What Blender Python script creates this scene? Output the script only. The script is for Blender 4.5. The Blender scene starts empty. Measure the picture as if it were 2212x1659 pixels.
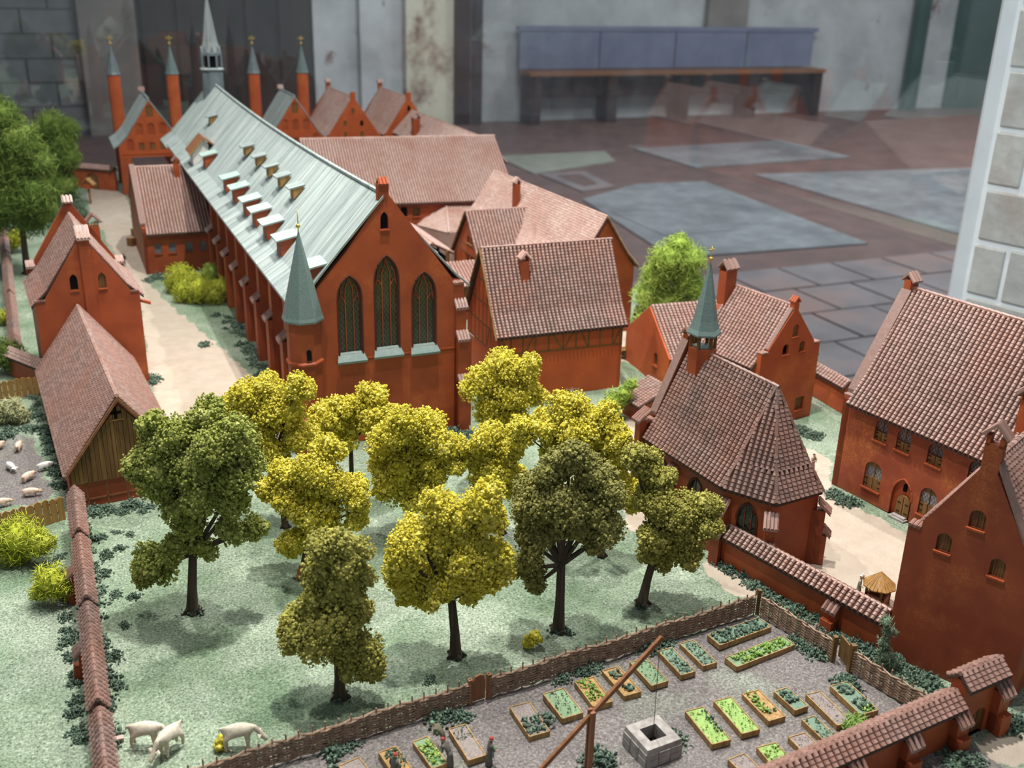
import bpy, bmesh, math, random
import numpy as np
from mathutils import Vector, Matrix
from mathutils.geometry import tessellate_polygon
random.seed(7); RNG = np.random.default_rng(7)
sc = bpy.context.scene
COL = sc.collection
R = math.radians
# ------------------------------------------------------------------ camera
F, PITCH, ROLL, CW, CHH = 2228.5, 0.374903, 0.026141, 2212, 1659
_cp, _sp = math.cos(PITCH), math.sin(PITCH)
_fw = Vector((0, _cp, -_sp)); _rt0 = Vector((1, 0, 0)); _up0 = Vector((0, _sp, _cp))
_rt = math.cos(ROLL) * _rt0 + math.sin(ROLL) * _up0
_up = -math.sin(ROLL) * _rt0 + math.cos(ROLL) * _up0
CAMP = Vector((0, 0, 1.0))
cd = bpy.data.cameras.new('camera'); cam = bpy.data.objects.new('camera', cd); COL.objects.link(cam)
m3 = Matrix((_rt, _up, -_fw)).transposed()
cam.matrix_world = Matrix.Translation(CAMP) @ m3.to_4x4()
cd.sensor_fit = 'HORIZONTAL'; cd.sensor_width = 36; cd.lens = F * 36 / CW
cd.clip_start = 0.02; cd.clip_end = 100
cd.dof.use_dof = True; cd.dof.focus_distance = 1.78; cd.dof.aperture_fstop = 5.0
sc.camera = cam
# ------------------------------------------------------------------ view, world, lamps
vs = sc.view_settings
vs.view_transform = 'Standard'; vs.look = 'None'; vs.gamma = 1; vs.use_curve_mapping = False; vs.exposure = 0.0
w = bpy.data.worlds.new('hall_light'); sc.world = w; w.use_nodes = True
w.node_tree.nodes['Background'].inputs[0].default_value = (.86, .93, 1.0, 1)
w.node_tree.nodes['Background'].inputs[1].default_value = .30
def spot(name, loc, target, power, size=75, radius=.035, col=(1, .95, .87), blend=.7):
    d = bpy.data.lights.new(name, 'SPOT'); d.energy = power; d.spot_size = R(size); d.spot_blend = blend
    d.shadow_soft_size = radius; d.color = col
    o = bpy.data.objects.new(name, d); COL.objects.link(o); o.location = loc
    o.rotation_euler = (Vector(target) - Vector(loc)).to_track_quat('-Z', 'Y').to_euler()
    return o
spot('ceiling_spotlight', (1.0, 3.1, 3.3), (0.2, 2.0, 0), 270, 85)
spot('ceiling_spotlight', (-1.3, 3.3, 3.3), (-0.7, 2.8, 0), 270, 85)
spot('ceiling_spotlight', (-.2, 2.6, 3.4), (-.7, 4.2, .2), 430, 75)
spot('ceiling_spotlight', (-.55, 1.0, 3.4), (.0, 1.6, 0), 190, 75, .05)
spot('ceiling_spotlight', (-.02, 1.85, 3.5), (.1, 1.4, 0), 530, 64, .04)
spot('added_pillar_fill', (-.6, -1.2, 3.0), (1.5, 3.1, .5), 420, 24, .08, (.9, .96, 1))  # unseen narrow spot added to brighten the pillar like cool daylight
for nm, loc, en in (('hall_lamp', (3.5, 9, 6), 480), ('hall_lamp', (0.5, 13.5, 5.5), 380), ('hall_lamp', (9.0, 15, 6), 640)):
    d = bpy.data.lights.new(nm, 'AREA'); d.energy = en; d.size = 3.0; d.color = (.93, .96, 1)
    o = bpy.data.objects.new(nm, d); COL.objects.link(o); o.location = loc
# ------------------------------------------------------------------ pixels of the photograph to points of the scene
def ray(px, py): return _fw + (px - CW / 2) / F * _rt - (py - CHH / 2) / F * _up
def at(px, py, z=0.0):
    d = ray(px, py); return CAMP + d * ((z - 1.0) / d.z)
def at_y(px, py, y):
    d = ray(px, py); return CAMP + d * (y / d.y), y / d.y
# ------------------------------------------------------------------ materials
MATS = {}
def nodes(name):
    m = bpy.data.materials.new(name); m.use_nodes = True; nt = m.node_tree
    b = nt.nodes['Principled BSDF']; MATS[name] = m
    return m, nt, b
def N(nt, t, **kw):
    n = nt.nodes.new(t)
    for k, v in kw.items():
        if k.startswith('i_'): n.inputs[k[2:].replace('_', ' ')].default_value = v
        else: setattr(n, k, v)
    return n
def coords(nt, scale=None):
    tc = N(nt, 'ShaderNodeTexCoord'); return tc.outputs['Object']
def ramp(nt, fac, stops):
    r = N(nt, 'ShaderNodeValToRGB'); e = r.color_ramp.elements
    while len(e) < len(stops): e.new(.5)
    for k, (p, c) in enumerate(stops): e[k].position = p; e[k].color = (*c, 1)
    nt.links.new(fac, r.inputs[0]); return r.outputs[0]
def noise(nt, vec, scale, detail=4, rough=.6):
    n = N(nt, 'ShaderNodeTexNoise'); n.inputs['Scale'].default_value = scale; n.inputs['Detail'].default_value = detail
    n.inputs['Roughness'].default_value = rough; nt.links.new(vec, n.inputs['Vector']); return n.outputs[0]
def mix(nt, fac, a, b, blend='MIX'):
    n = N(nt, 'ShaderNodeMix', data_type='RGBA', blend_type=blend)
    for s, v in ((n.inputs[0], fac), (n.inputs[6], a), (n.inputs[7], b)):
        if isinstance(v, (int, float)): s.default_value = v
        elif isinstance(v, tuple): s.default_value = (*v, 1)
        else: nt.links.new(v, s)
    return n.outputs[2]
def bump(nt, b, h, strength=.3, dist=.002):
    n = N(nt, 'ShaderNodeBump'); n.inputs['Strength'].default_value = strength; n.inputs['Distance'].default_value = dist
    nt.links.new(h, n.inputs['Height']); nt.links.new(n.outputs[0], b.inputs['Normal'])
def mat_noise(name, c1, c2, scale=60, rough=.7, spec=.3, bs=.2, bd=.002, c3=None, s3=9, metal=0, bscale=None, lo=.3, hi=.7):
    m, nt, b = nodes(name); v = coords(nt)
    n1 = noise(nt, v, scale); col = ramp(nt, n1, [(lo, c1), (hi, c2)])
    if c3:
        n3 = noise(nt, v, s3, 6, .65); f = ramp(nt, n3, [(.48, (0, 0, 0)), (.68, (1, 1, 1))]); col = mix(nt, f, col, c3)
    nt.links.new(col, b.inputs['Base Color']); b.inputs['Roughness'].default_value = rough
    b.inputs['Specular IOR Level'].default_value = spec; b.inputs['Metallic'].default_value = metal
    if bs: bump(nt, b, n1 if not bscale else noise(nt, v, bscale), bs, bd)
    return m
def mat_brick(name, base, dark, orange, amt=.55):
    m, nt, b = nodes(name); v = coords(nt)
    n1 = noise(nt, v, 14, 5, .6); n2 = noise(nt, v, 260, 3, .7); n3 = noise(nt, v, 7, 6, .75)
    col = ramp(nt, n1, [(.3, dark), (.62, base)])
    f = ramp(nt, n3, [(amt, (0, 0, 0)), (amt + .2, (1, 1, 1))])
    sp = ramp(nt, n2, [(.42, (0, 0, 0)), (.62, (1, 1, 1))])
    f2 = mix(nt, 1.0, f, sp, 'MULTIPLY'); col = mix(nt, f2, col, orange)
    nt.links.new(col, b.inputs['Base Color']); b.inputs['Roughness'].default_value = .55
    b.inputs['Specular IOR Level'].default_value = .3; bump(nt, b, n2, .15, .001)
    return m
def mat_tile(name, c1, c2, c3):
    m, nt, b = nodes(name)
    g = N(nt, 'ShaderNodeNewGeometry'); oi = N(nt, 'ShaderNodeObjectInfo')
    ad = N(nt, 'ShaderNodeMath', operation='ADD'); nt.links.new(g.outputs['Random Per Island'], ad.inputs[0]); nt.links.new(oi.outputs['Random'], ad.inputs[1])
    fr = N(nt, 'ShaderNodeMath', operation='FRACT'); nt.links.new(ad.outputs[0], fr.inputs[0])
    col = ramp(nt, fr.outputs[0], [(0, c1), (.5, c2), (1, c3)])
    n = noise(nt, g.outputs['Position'], 9, 5, .6)
    f = ramp(nt, n, [(.4, (0, 0, 0)), (.7, (1, 1, 1))]); f2 = mix(nt, .5, (0, 0, 0), f); col = mix(nt, f2, col, (.33, .14, .10))
    nt.links.new(col, b.inputs['Base Color']); b.inputs['Roughness'].default_value = .42
    b.inputs['Specular IOR Level'].default_value = .42
    bump(nt, b, noise(nt, g.outputs['Position'], 500, 2), .2, .0006)
    return m
def mat_stripe(name, c1, c2, scale=140, rough=.6, axis='z', spec=.3):
    m, nt, b = nodes(name); v = coords(nt)
    mp = N(nt, 'ShaderNodeMapping'); s = {'x': (.06, 1, 1), 'xz': (.05, 1, .05), 'y': (1, .06, 1), 'z': (1, 1, .06)}[axis]
    mp.inputs['Scale'].default_value = s; nt.links.new(v, mp.inputs['Vector'])
    n = noise(nt, mp.outputs[0], scale, 5, .65); col = ramp(nt, n, [(.32, c1), (.66, c2)])
    nt.links.new(col, b.inputs['Base Color']); b.inputs['Roughness'].default_value = rough
    b.inputs['Specular IOR Level'].default_value = spec; bump(nt, b, n, .3, .001); return m
def mat_lattice(name, cell, glass, lead, wire=.16):
    m, nt, b = nodes(name); v = coords(nt); sx = N(nt, 'ShaderNodeSeparateXYZ'); nt.links.new(v, sx.inputs[0])
    def M(op, a, c, k=None):
        n = N(nt, 'ShaderNodeMath', operation=op)
        for i, q in enumerate((a, c)):
            if q is None: continue
            if isinstance(q, (int, float)): n.inputs[i].default_value = q
            else: nt.links.new(q, n.inputs[i])
        return n.outputs[0]
    h = M('ADD', sx.outputs[0], sx.outputs[1]); z = M('MULTIPLY', sx.outputs[2], .62)
    outs = []
    for op in ('ADD', 'SUBTRACT'):
        f = M('FRACT', M('MULTIPLY', M(op, h, z), 1 / cell), None); outs.append(M('LESS_THAN', f, wire))
    mx = M('MAXIMUM', outs[0], outs[1])
    gcol = ramp(nt, noise(nt, v, 16, 2), [(.35, glass), (.7, tuple(x * 1.9 for x in glass))])
    nt.links.new(mix(nt, mx, gcol, lead), b.inputs['Base Color'])
    b.inputs['Roughness'].default_value = .25; b.inputs['Specular IOR Level'].default_value = .6
    return m
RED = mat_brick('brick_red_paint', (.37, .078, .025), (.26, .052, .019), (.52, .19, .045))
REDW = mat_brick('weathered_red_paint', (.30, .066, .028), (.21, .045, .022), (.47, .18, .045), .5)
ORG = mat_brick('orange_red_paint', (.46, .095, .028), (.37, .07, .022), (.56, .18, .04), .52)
TILE = mat_tile('brown_clay_tile', (.205, .125, .107), (.27, .168, .146), (.335, .215, .19))
TILEP = mat_tile('pink_clay_tile', (.38, .255, .222), (.45, .31, .275), (.52, .365, .33))
TILEB = mat_tile('dark_clay_tile', (.15, .095, .082), (.20, .128, .113), (.26, .17, .152))
TDARK = mat_noise('dark_under_roof', (.05, .026, .022), (.085, .045, .038), 90, .8)
LEAD = mat_stripe('pale_lead_sheet', (.19, .235, .245), (.44, .50, .49), 95, .45, 'xz', .4)
MINT = mat_noise('mint_copper_sheet', (.34, .46, .43), (.45, .55, .53), 50, .5, .4)
SLATE = mat_noise('grey_green_spire_paint', (.085, .125, .13), (.16, .235, .225), 420, .5, .4, .25, .001)
SILL = mat_noise('grey_green_sill_paint', (.17, .24, .235), (.23, .30, .29), 90, .5)
GOLD = mat_noise('dull_gold_paint', (.5, .32, .06), (.68, .46, .1), 90, .35, .5, 0, metal=.6)
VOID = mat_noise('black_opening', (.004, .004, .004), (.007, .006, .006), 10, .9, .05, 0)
WOOD = mat_stripe('ochre_wood', (.22, .11, .03), (.42, .24, .08), 120)
WOODD = mat_stripe('dark_stained_plank', (.07, .036, .012), (.24, .13, .045), 130)
WOODR = mat_stripe('reddish_brown_wood', (.16, .065, .03), (.30, .13, .06), 150)
TIMBER = mat_stripe('olive_brown_timber', (.13, .065, .02), (.20, .105, .035), 120)
BARK = mat_stripe('grey_brown_bark', (.035, .026, .018), (.10, .075, .055), 160, .9)
WICK = mat_stripe('wicker_withy', (.17, .105, .075), (.42, .29, .21), 90, .7, 'x')
STONE = mat_noise('grey_well_stone', (.22, .20, .19), (.40, .37, .36), 70, .8, .2, .4, .003)
LATT = mat_lattice('leaded_glass', .0085, (.035, .04, .028), (.006, .006, .006))
LATTG = mat_lattice('grey_leaded_glass', .0075, (.15, .16, .18), (.012, .012, .014), .15)
WHITEP = mat_noise('white_plaster', (.70, .68, .66), (.80, .78, .76), 60, .8)
def mat_leaf(name, c1, c2, c3, trans=0):
    m, nt, b = nodes(name); g = N(nt, 'ShaderNodeNewGeometry')
    col = ramp(nt, g.outputs['Random Per Island'], [(0, c1), (.55, c2), (1, c3)])
    nt.links.new(col, b.inputs['Base Color']); b.inputs['Roughness'].default_value = .85; b.inputs['Specular IOR Level'].default_value = .15
    bump(nt, b, noise(nt, g.outputs['Position'], 700, 2), .7, .002); return m
YEL = mat_leaf('yellow_foam_leaf', (.48, .41, .035), (.66, .58, .075), (.76, .69, .17))
OLI = mat_leaf('olive_foam_leaf', (.24, .23, .05), (.36, .34, .08), (.46, .43, .13))
OLG = mat_leaf('green_olive_foam_leaf', (.19, .22, .04), (.31, .34, .08), (.45, .47, .16))
DKG = mat_leaf('dark_olive_foam_leaf', (.18, .175, .05), (.27, .26, .08), (.36, .34, .12))
FOR = mat_leaf('deep_green_fibre', (.08, .14, .025), (.14, .21, .04), (.24, .31, .07))
LIM = mat_leaf('lime_green_fibre', (.22, .33, .05), (.36, .50, .09), (.50, .62, .15))
YGR = mat_leaf('yellow_green_fibre', (.32, .36, .03), (.46, .50, .05), (.58, .62, .10))
PAL = mat_leaf('pale_straw_fibre', (.36, .38, .19), (.46, .47, .26), (.58, .58, .36))
LOW = mat_leaf('dark_teal_plant', (.06, .10, .075), (.115, .17, .13), (.23, .31, .235))
BRG = mat_leaf('bright_green_plant', (.13, .25, .05), (.24, .38, .09), (.40, .52, .18))
GRY = mat_leaf('grey_green_plant', (.14, .20, .14), (.20, .27, .19), (.27, .35, .25))
# ------------------------------------------------------------------ mesh helpers
class MB:
    def __init__(s): s.v = []; s.f = []
    def add(s, vs_, fs): k = len(s.v); s.v += [tuple(p) for p in vs_]; s.f += [tuple(i + k for i in f) for f in fs]; return s
    def box(s, c, d, M=None):
        vs_ = [Vector(((i & 1) - .5, (i >> 1 & 1) - .5, (i >> 2 & 1) - .5)) for i in range(8)]
        vs_ = [Vector((p.x * d[0], p.y * d[1], p.z * d[2])) for p in vs_]
        if M: vs_ = [M @ p for p in vs_]
        return s.add([p + Vector(c) for p in vs_], [(0, 2, 3, 1), (4, 5, 7, 6), (0, 1, 5, 4), (2, 6, 7, 3), (0, 4, 6, 2), (1, 3, 7, 5)])
    def span(s, a, b):
        return s.box([(p + q) / 2 for p, q in zip(a, b)], [abs(q - p) for p, q in zip(a, b)])
    def tube(s, pts, rs, n=6, caps=True):
        pts = [Vector(p) for p in pts]
        if isinstance(rs, (int, float)): rs = [rs] * len(pts)
        vs_ = []
        for i, p in enumerate(pts):
            t = (pts[min(i + 1, len(pts) - 1)] - pts[max(i - 1, 0)]).normalized()
            a = t.orthogonal() if abs(t.z) > .9 else t.cross(Vector((0, 0, 1)))
            a.normalize(); b = t.cross(a)
            for k in range(n):
                q = 2 * math.pi * (k + .5) / n; vs_.append(p + (a * math.cos(q) + b * math.sin(q)) * rs[i])
        fs = [(i * n + k, i * n + (k + 1) % n, (i + 1) * n + (k + 1) % n, (i + 1) * n + k) for i in range(len(pts) - 1) for k in range(n)]
        if caps: fs += [tuple(range(n))[::-1], tuple(range((len(pts) - 1) * n, len(pts) * n))]
        return s.add(vs_, fs)
    def lathe(s, c, prof, n=8, rot=0.0, sx=1, sy=1):
        vs_ = [(c[0] + r * sx * math.cos(2 * math.pi * k / n + rot), c[1] + r * sy * math.sin(2 * math.pi * k / n + rot), c[2] + z) for r, z in prof for k in range(n)]
        fs = [(i * n + k, i * n + (k + 1) % n, (i + 1) * n + (k + 1) % n, (i + 1) * n + k) for i in range(len(prof) - 1) for k in range(n)]
        fs += [tuple(range(n))[::-1], tuple(range((len(prof) - 1) * n, len(prof) * n))]
        return s.add(vs_, fs)
    def prism(s, poly, off):
        poly = [Vector(p) for p in poly]; n = len(poly); off = Vector(off)
        return s.add(poly + [p + off for p in poly], [tuple(range(n))[::-1], tuple(range(n, 2 * n))] + [(i, (i + 1) % n, n + (i + 1) % n, n + i) for i in range(n)])
    def wall(s, P, outer, holes, depth, inw, thick):
        inw = Vector(inw); loops = [[Vector((a, z, 0)) for a, z in outer]] + [[Vector((a, z, 0)) for a, z in h] for h in holes]
        flat = [p for l in loops for p in l]
        tris = tessellate_polygon(loops) if holes else tessellate_polygon(loops[:1])
        s.add([P(p.x, p.y) for p in flat], [tuple(t) for t in tris])
        s.add([P(p.x, p.y) + inw * thick for p in loops[0]], [tuple(t) for t in tessellate_polygon(loops[:1])])
        n = len(outer)
        s.add([P(*o) for o in outer] + [P(*o) + inw * thick for o in outer], [(i, (i + 1) % n, n + (i + 1) % n, n + i) for i in range(n)])
        for h in holes:
            n = len(h); s.add([P(*o) for o in h] + [P(*o) + inw * depth for o in h], [(i, (i + 1) % n, n + (i + 1) % n, n + i) for i in range(n)])
        return s
    def sphere(s, c, r, sub=1, jit=0, sc3=(1, 1, 1)):
        V, Fc = ICO[sub]; r_ = 1 + jit * (RNG.random(len(V)) - .5)
        return s.add([(c[0] + r * sc3[0] * v[0] * q, c[1] + r * sc3[1] * v[1] * q, c[2] + r * sc3[2] * v[2] * q) for v, q in zip(V, r_)], Fc)
    def mesh(s, name):
        me = bpy.data.meshes.new(name); me.from_pydata([tuple(p) for p in s.v], [], s.f); me.update(); return me
    def build(s, name, m, parent=None, smooth=False):
        me = s.mesh(name); me.materials.append(m)
        if smooth: me.polygons.foreach_set('use_smooth', [True] * len(me.polygons))
        return link(name, me, parent)
ICO = {}
for _s in (1, 2, 3):
    _b = bmesh.new(); bmesh.ops.create_icosphere(_b, subdivisions=_s, radius=1)
    ICO[_s] = ([tuple(v.co) for v in _b.verts], [tuple(v.index for v in f.verts) for f in _b.faces]); _b.free()
def link(name, me, parent=None):
    o = bpy.data.objects.new(name, me); COL.objects.link(o)
    if parent is not None: o.parent = parent
    return o
def thing(name, label, cat, o=(0, 0), psi=0.0, group=None, z=0.0):
    e = bpy.data.objects.new(name, None); COL.objects.link(e); e.empty_display_size = .02
    e.location = (o[0], o[1], z); e.rotation_euler = (0, 0, -R(psi)); e['label'] = label; e['category'] = cat
    if group: e['group'] = group
    return e
def tag(o, label, cat, group=None, kind=None):
    o['label'] = label; o['category'] = cat
    if group: o['group'] = group
    if kind: o['kind'] = kind
    return o
def lab(o, t): o['label'] = t; return o
def stuff(o): o['kind'] = 'stuff'; return o
def struct(o, label=None):
    o['kind'] = 'structure'
    if label: o['label'] = label; o['category'] = 'structure'
    return o
def np_mesh(name, V, Fc, k, m, parent=None):
    "V (n,3), Fc (m,k) fast mesh"
    me = bpy.data.meshes.new(name); me.vertices.add(len(V)); me.vertices.foreach_set('co', np.ascontiguousarray(V, np.float32).ravel())
    me.loops.add(Fc.size); me.loops.foreach_set('vertex_index', Fc.astype(np.int32).ravel())
    me.polygons.add(len(Fc)); me.polygons.foreach_set('loop_start', np.arange(0, Fc.size, k, dtype=np.int32))
    me.update(calc_edges=True); me.validate(); me.materials.append(m)
    return link(name, me, parent)
# ------------------------------------------------------------------ tiles
TW, TH = .0108, .0078
_tx = np.array([.08, .24, .66, .80]); _tz = np.array([-.0006, .0032, .0032, -.0006])
_row = np.stack([_tx, 0 * _tx, _tz + .0018], 1)
TU = np.concatenate([_row, np.stack([_tx, 0 * _tx + 1.14, _tz], 1), np.stack([_tx, 0 * _tx, 0 * _tx - .0016], 1), _row])
TF = np.array([(i, i + 1, 4 + i + 1, 4 + i) for i in range(3)] + [(8 + i, 9 + i, 13 + i, 12 + i) for i in range(3)])
_unit = {}
def unit_tile(m):
    if m.name not in _unit:
        V = TU.copy(); V[:, 0] *= TW * .97; V[:, 1] *= TH
        me = bpy.data.meshes.new('roof_tile'); me.from_pydata(V.tolist(), [], TF.tolist()); me.materials.append(m); me.polygons.foreach_set('use_smooth', [True] * len(me.polygons)); me.update(); _unit[m.name] = me
    return _unit[m.name]
class Tiler:
    def __init__(s, T): s.T = T; s.l = []
    def face(s, o, ex, ey, lx, ly, clip=None, w=TW, h=TH):
        o, ex, ey = Vector(o), Vector(ex).normalized(), Vector(ey).normalized(); n = ex.cross(ey).normalized()
        if n.z < 0: ex = -ex; o = o - ex * lx; n = ex.cross(ey).normalized()
        nx, ny = max(1, round(lx / w)), max(1, round(ly / h)); sx, sy = lx / nx, ly / ny
        for j in range(ny):
            for i in range(nx):
                a, b = (i + .5) * sx, (j + .5) * sy
                p = o + ex * (i * sx) + ey * (j * sy)
                if clip and not clip(o + ex * a + ey * b): continue
                s.l.append((p, ex, ey, n, sx, sy))
    def build(s, parent, m, single=0, word='roof_tile'):
        if not s.l: return
        mw = s.T.matrix_world_calc if hasattr(s.T, 'matrix_world_calc') else (Matrix.Translation(s.T.location) @ s.T.rotation_euler.to_matrix().to_4x4())
        L = s.l
        if single:
            d = [(mw @ t[0] - CAMP).length for t in L]; order = sorted(range(len(L)), key=lambda i: d[i]); pick = order[:single]; rest = order[single:]
            me = unit_tile(m)
            for i in pick:
                p, ex, ey, n, sx, sy = L[i]; o = bpy.data.objects.new(word, me); COL.objects.link(o); o.parent = parent
                jx = (random.random() - .5) * .0004
                o.matrix_local = Matrix(((ex.x, ey.x, n.x, p.x), (ex.y, ey.y, n.y, p.y), (ex.z, ey.z, n.z, p.z + jx), (0, 0, 0, 1))) @ Matrix.Diagonal((sx / TW, sy / TH, 1, 1))
            L = [L[i] for i in rest]
        if L:
            P = np.array([t[0] for t in L]); EX = np.array([t[1] for t in L]); EY = np.array([t[2] for t in L]); NN = np.array([t[3] for t in L])
            SX = np.array([t[4] for t in L]) * .97; SY = np.array([t[5] for t in L])
            jz = (RNG.random(len(L)) - .5) * .0005
            V = P[:, None] + EX[:, None] * (TU[None, :, 0, None] * SX[:, None, None]) + EY[:, None] * (TU[None, :, 1, None] * SY[:, None, None]) + NN[:, None] * (TU[None, :, 2, None] + jz[:, None, None])
            Fc = (TF[None] + 16 * np.arange(len(L))[:, None, None]).reshape(-1, 4)
            stuff(np_mesh('tiling', V.reshape(-1, 3), Fc, 4, m, parent))
def slope(T, y0, y1, rx, prof, side, m, single=0, slabm=None, name='roof', tiler=None, parent=None, th=.005):
    "one roof slope: prof = [(dx,z)...] from ridge to eave, side -1/1; ridge along local y at x=rx"
    pts = [(rx + side * dx, z) for dx, z in prof]
    mb = MB(); n = len(pts)
    top = [Vector((x, y0, z - .0012)) for x, z in pts]; poly = top + [p - Vector((0, 0, th)) for p in reversed(top)]
    mb.prism(poly, (0, y1 - y0, 0))
    roof = mb.build(name, slabm or TDARK, parent or T); t = Tiler(T)
    for (xa, za), (xb, zb) in zip(pts[:-1], pts[1:]):
        e = Vector((xa - xb, 0, za - zb)); t.face((xb, y0, zb), (0, 1, 0), e, y1 - y0, e.length)
    t.build(roof, m, single); return roof
def ridge(T, y0, y1, rx, z, m, r=.0045, parent=None, step=.016):
    mb = MB(); n = max(1, round((y1 - y0) / step))
    for i in range(n):
        a = y0 + (y1 - y0) * i / n; b = a + (y1 - y0) / n * 1.08
        mb.tube([(rx, a, z - .001), (rx, b, z - .0018)], [r, r * .9], 6)
    return mb.build('ridge_cap', m, parent or T)
# ------------------------------------------------------------------ openings
def arch(x0, x1, z0, zs, z1, pointed=True, n=5):
    xm = (x0 + x1) / 2; pts = [(x0, z0), (x1, z0), (x1, zs)]
    L = []
    for i in range(1, n + 1):
        t = i / n
        if pointed: x = (1 - t) ** 2 * x0 + 2 * t * (1 - t) * x0 + t * t * xm; z = (1 - t) ** 2 * zs + 2 * t * (1 - t) * (zs + .68 * (z1 - zs)) + t * t * z1
        else: a = t * math.pi / 2; x = xm - (xm - x0) * math.cos(a); z = zs + (z1 - zs) * math.sin(a)
        L.append((x, z))
    right = [(2 * xm - x, z) for x, z in L]
    return pts + right + [p for p in reversed(L[:-1])] + [(x0, zs)]
def rect(x0, x1, z0, z1): return [(x0, z0), (x1, z0), (x1, z1), (x0, z1)]
def lerp2(h, s):
    cx = sum(p[0] for p in h) / len(h); cz = sum(p[1] for p in h) / len(h)
    return [(cx + (x - cx) * s, cz + (z - cz) * s) for x, z in h]
class Face:
    "a wall plane: P(a,z) gives local points, inw the inward normal"
    def __init__(s, kind, val): s.k = kind; s.val = val
    def P(s, a, z): return Vector((a, s.val, z)) if s.k[0] == 'u' else Vector((s.val, a, z))
    @property
    def inw(s): return {'u+': Vector((0, 1, 0)), 'u-': Vector((0, -1, 0)), 'v+': Vector((1, 0, 0)), 'v-': Vector((-1, 0, 0))}[s.k]
    @property
    def ax(s): return Vector((1, 0, 0)) if s.k[0] == 'u' else Vector((0, 1, 0))
def pane(T, f, hole, m, depth=.005, name='window', bars=0, barm=None, sill=None, sillw=.004, label=None):
    mb = MB(); loop = [Vector((a, z, 0)) for a, z in hole]
    mb.add([f.P(*o) + f.inw * depth for o in hole], [tuple(t) for t in tessellate_polygon([loop])])
    mb.add([f.P(*o) + f.inw * (depth + .0015) for o in hole], [tuple(t) for t in tessellate_polygon([loop])])
    o = mb.build(name, m, T)
    if label: o['label'] = label
    x0 = min(p[0] for p in hole); x1 = max(p[0] for p in hole); z0 = min(p[1] for p in hole); z1 = max(p[1] for p in hole)
    for k in range(bars):
        x = x0 + (x1 - x0) * (k + 1) / (bars + 1); b = MB(); top = z1 - (z1 - z0) * (.04 if bars == 1 else .06)
        b.tube([f.P(x, z0) + f.inw * (depth - .0012), f.P(x, top) + f.inw * (depth - .0012)], .0011, 4); b.build('mullion', barm or RED, o)
    if sill is not None:
        b = MB(); c = f.P((x0 + x1) / 2, z0 - .0015) - f.inw * .001
        d = f.ax * (x1 - x0 + sillw) + Vector((0, 0, .003)) + Vector([abs(q) for q in f.inw]) * .006
        b.box(c, d); b.build('sill', sill, o)
    return o
def shutters(T, f, hole, m=None, depth=.004, n=4, sill=None, label=None):
    "window closed with upright boards"
    x0 = min(p[0] for p in hole); x1 = max(p[0] for p in hole); z0 = min(p[1] for p in hole)
    o = pane(T, f, hole, m or WOODD, depth, sill=sill, label=label)
    b = MB()
    for k in range(1, n):
        x = x0 + (x1 - x0) * k / n; z1 = max([z for a, z in hole if abs(a - x) < (x1 - x0) * .2] or [z0])
        b.box(f.P(x, (z0 + z1) / 2) + f.inw * (depth - .0005), f.ax * .0011 + Vector((0, 0, (z1 - z0) * .92)) + Vector([abs(q) for q in f.inw]) * .001)
    b.build('shutter_batten', WOOD if k % 2 else WOODR, o); return o
def gpoly(W, he, hr, sw=0.0, par=0.0, ped=0.0, pedh=0.0, base=0.0):
    "gable outline, shoulders of width sw raised by par, pedestal of half-width ped at the apex"
    if not sw: return [(0, base), (W, base), (W, he), (W / 2, hr), (0, he)]
    sh = he + par; k = (hr - he) / (W / 2); top = hr + par
    out = [(0, base), (W, base), (W, sh + .004), (W - sw, sh + .004), (W - sw, he + par + sw * k * .55)]
    if ped: out += [(W / 2 + ped, top - ped * k), (W / 2 + ped, top + pedh), (W / 2 - ped, top + pedh), (W / 2 - ped, top - ped * k)]
    else: out += [(W / 2, top)]
    return out + [(sw, he + par + sw * k * .55), (sw, sh + .004), (0, sh + .004)]
def gcap(T, x, y, z, w, d, m=None, axis='y', tiles=3):
    "little tiled saddle roof on a pedestal or chimney, ridge along local axis"
    mb = MB(); h = w * .55
    prof = [(-w / 2, 0), (0, h), (w / 2, 0), (w / 2, -.003), (0, h - .004), (-w / 2, -.003)]
    if axis == 'y': mb.prism([(x + a, y - d / 2, z + b) for a, b in prof], (0, d, 0))
    else: mb.prism([(x - d / 2, y + a, z + b) for a, b in prof], (d, 0, 0))
    for s in (-1, 1):
        for k in range(tiles):
            q = -d / 2 + d * (k + .5) / tiles
            a = (x + s * w / 2 * 1.05, y + q, z) if axis == 'y' else (x + q, y + s * w / 2 * 1.05, z)
            b = (x, y + q, z + h + .0005) if axis == 'y' else (x + q, y, z + h + .0005)
            mb.tube([a, b], d / tiles * .36, 5)
    return mb.build('saddle_cap', m or TILE, T)
def chimney(T, x, y, z0, z1, wx, wy, m=None, axis='y', cap=True, capm=None, label=None):
    mb = MB(); mb.span((x - wx / 2, y - wy / 2, z0), (x + wx / 2, y + wy / 2, z1))
    c = mb.build('chimney', m or RED, T)
    if label: c['label'] = label
    if cap:
        g = MB()
        for sx in (-1, 1): g.box((x + (sx * (wx / 2 - .0015) if axis == 'y' else 0), y + (sx * (wy / 2 - .0015) if axis == 'x' else 0), z1 + .004), (.003 if axis == 'y' else wx, .003 if axis == 'x' else wy, .008))
        g.build('chimney_pier', m or RED, c)
        w = (wx if axis == 'y' else wy) * 1.35; d = (wy if axis == 'y' else wx) * 1.2
        o = gcap(T, x, y, z1 + .008, w, d, capm or TILEP, axis); o.parent = c
    return c
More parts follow.
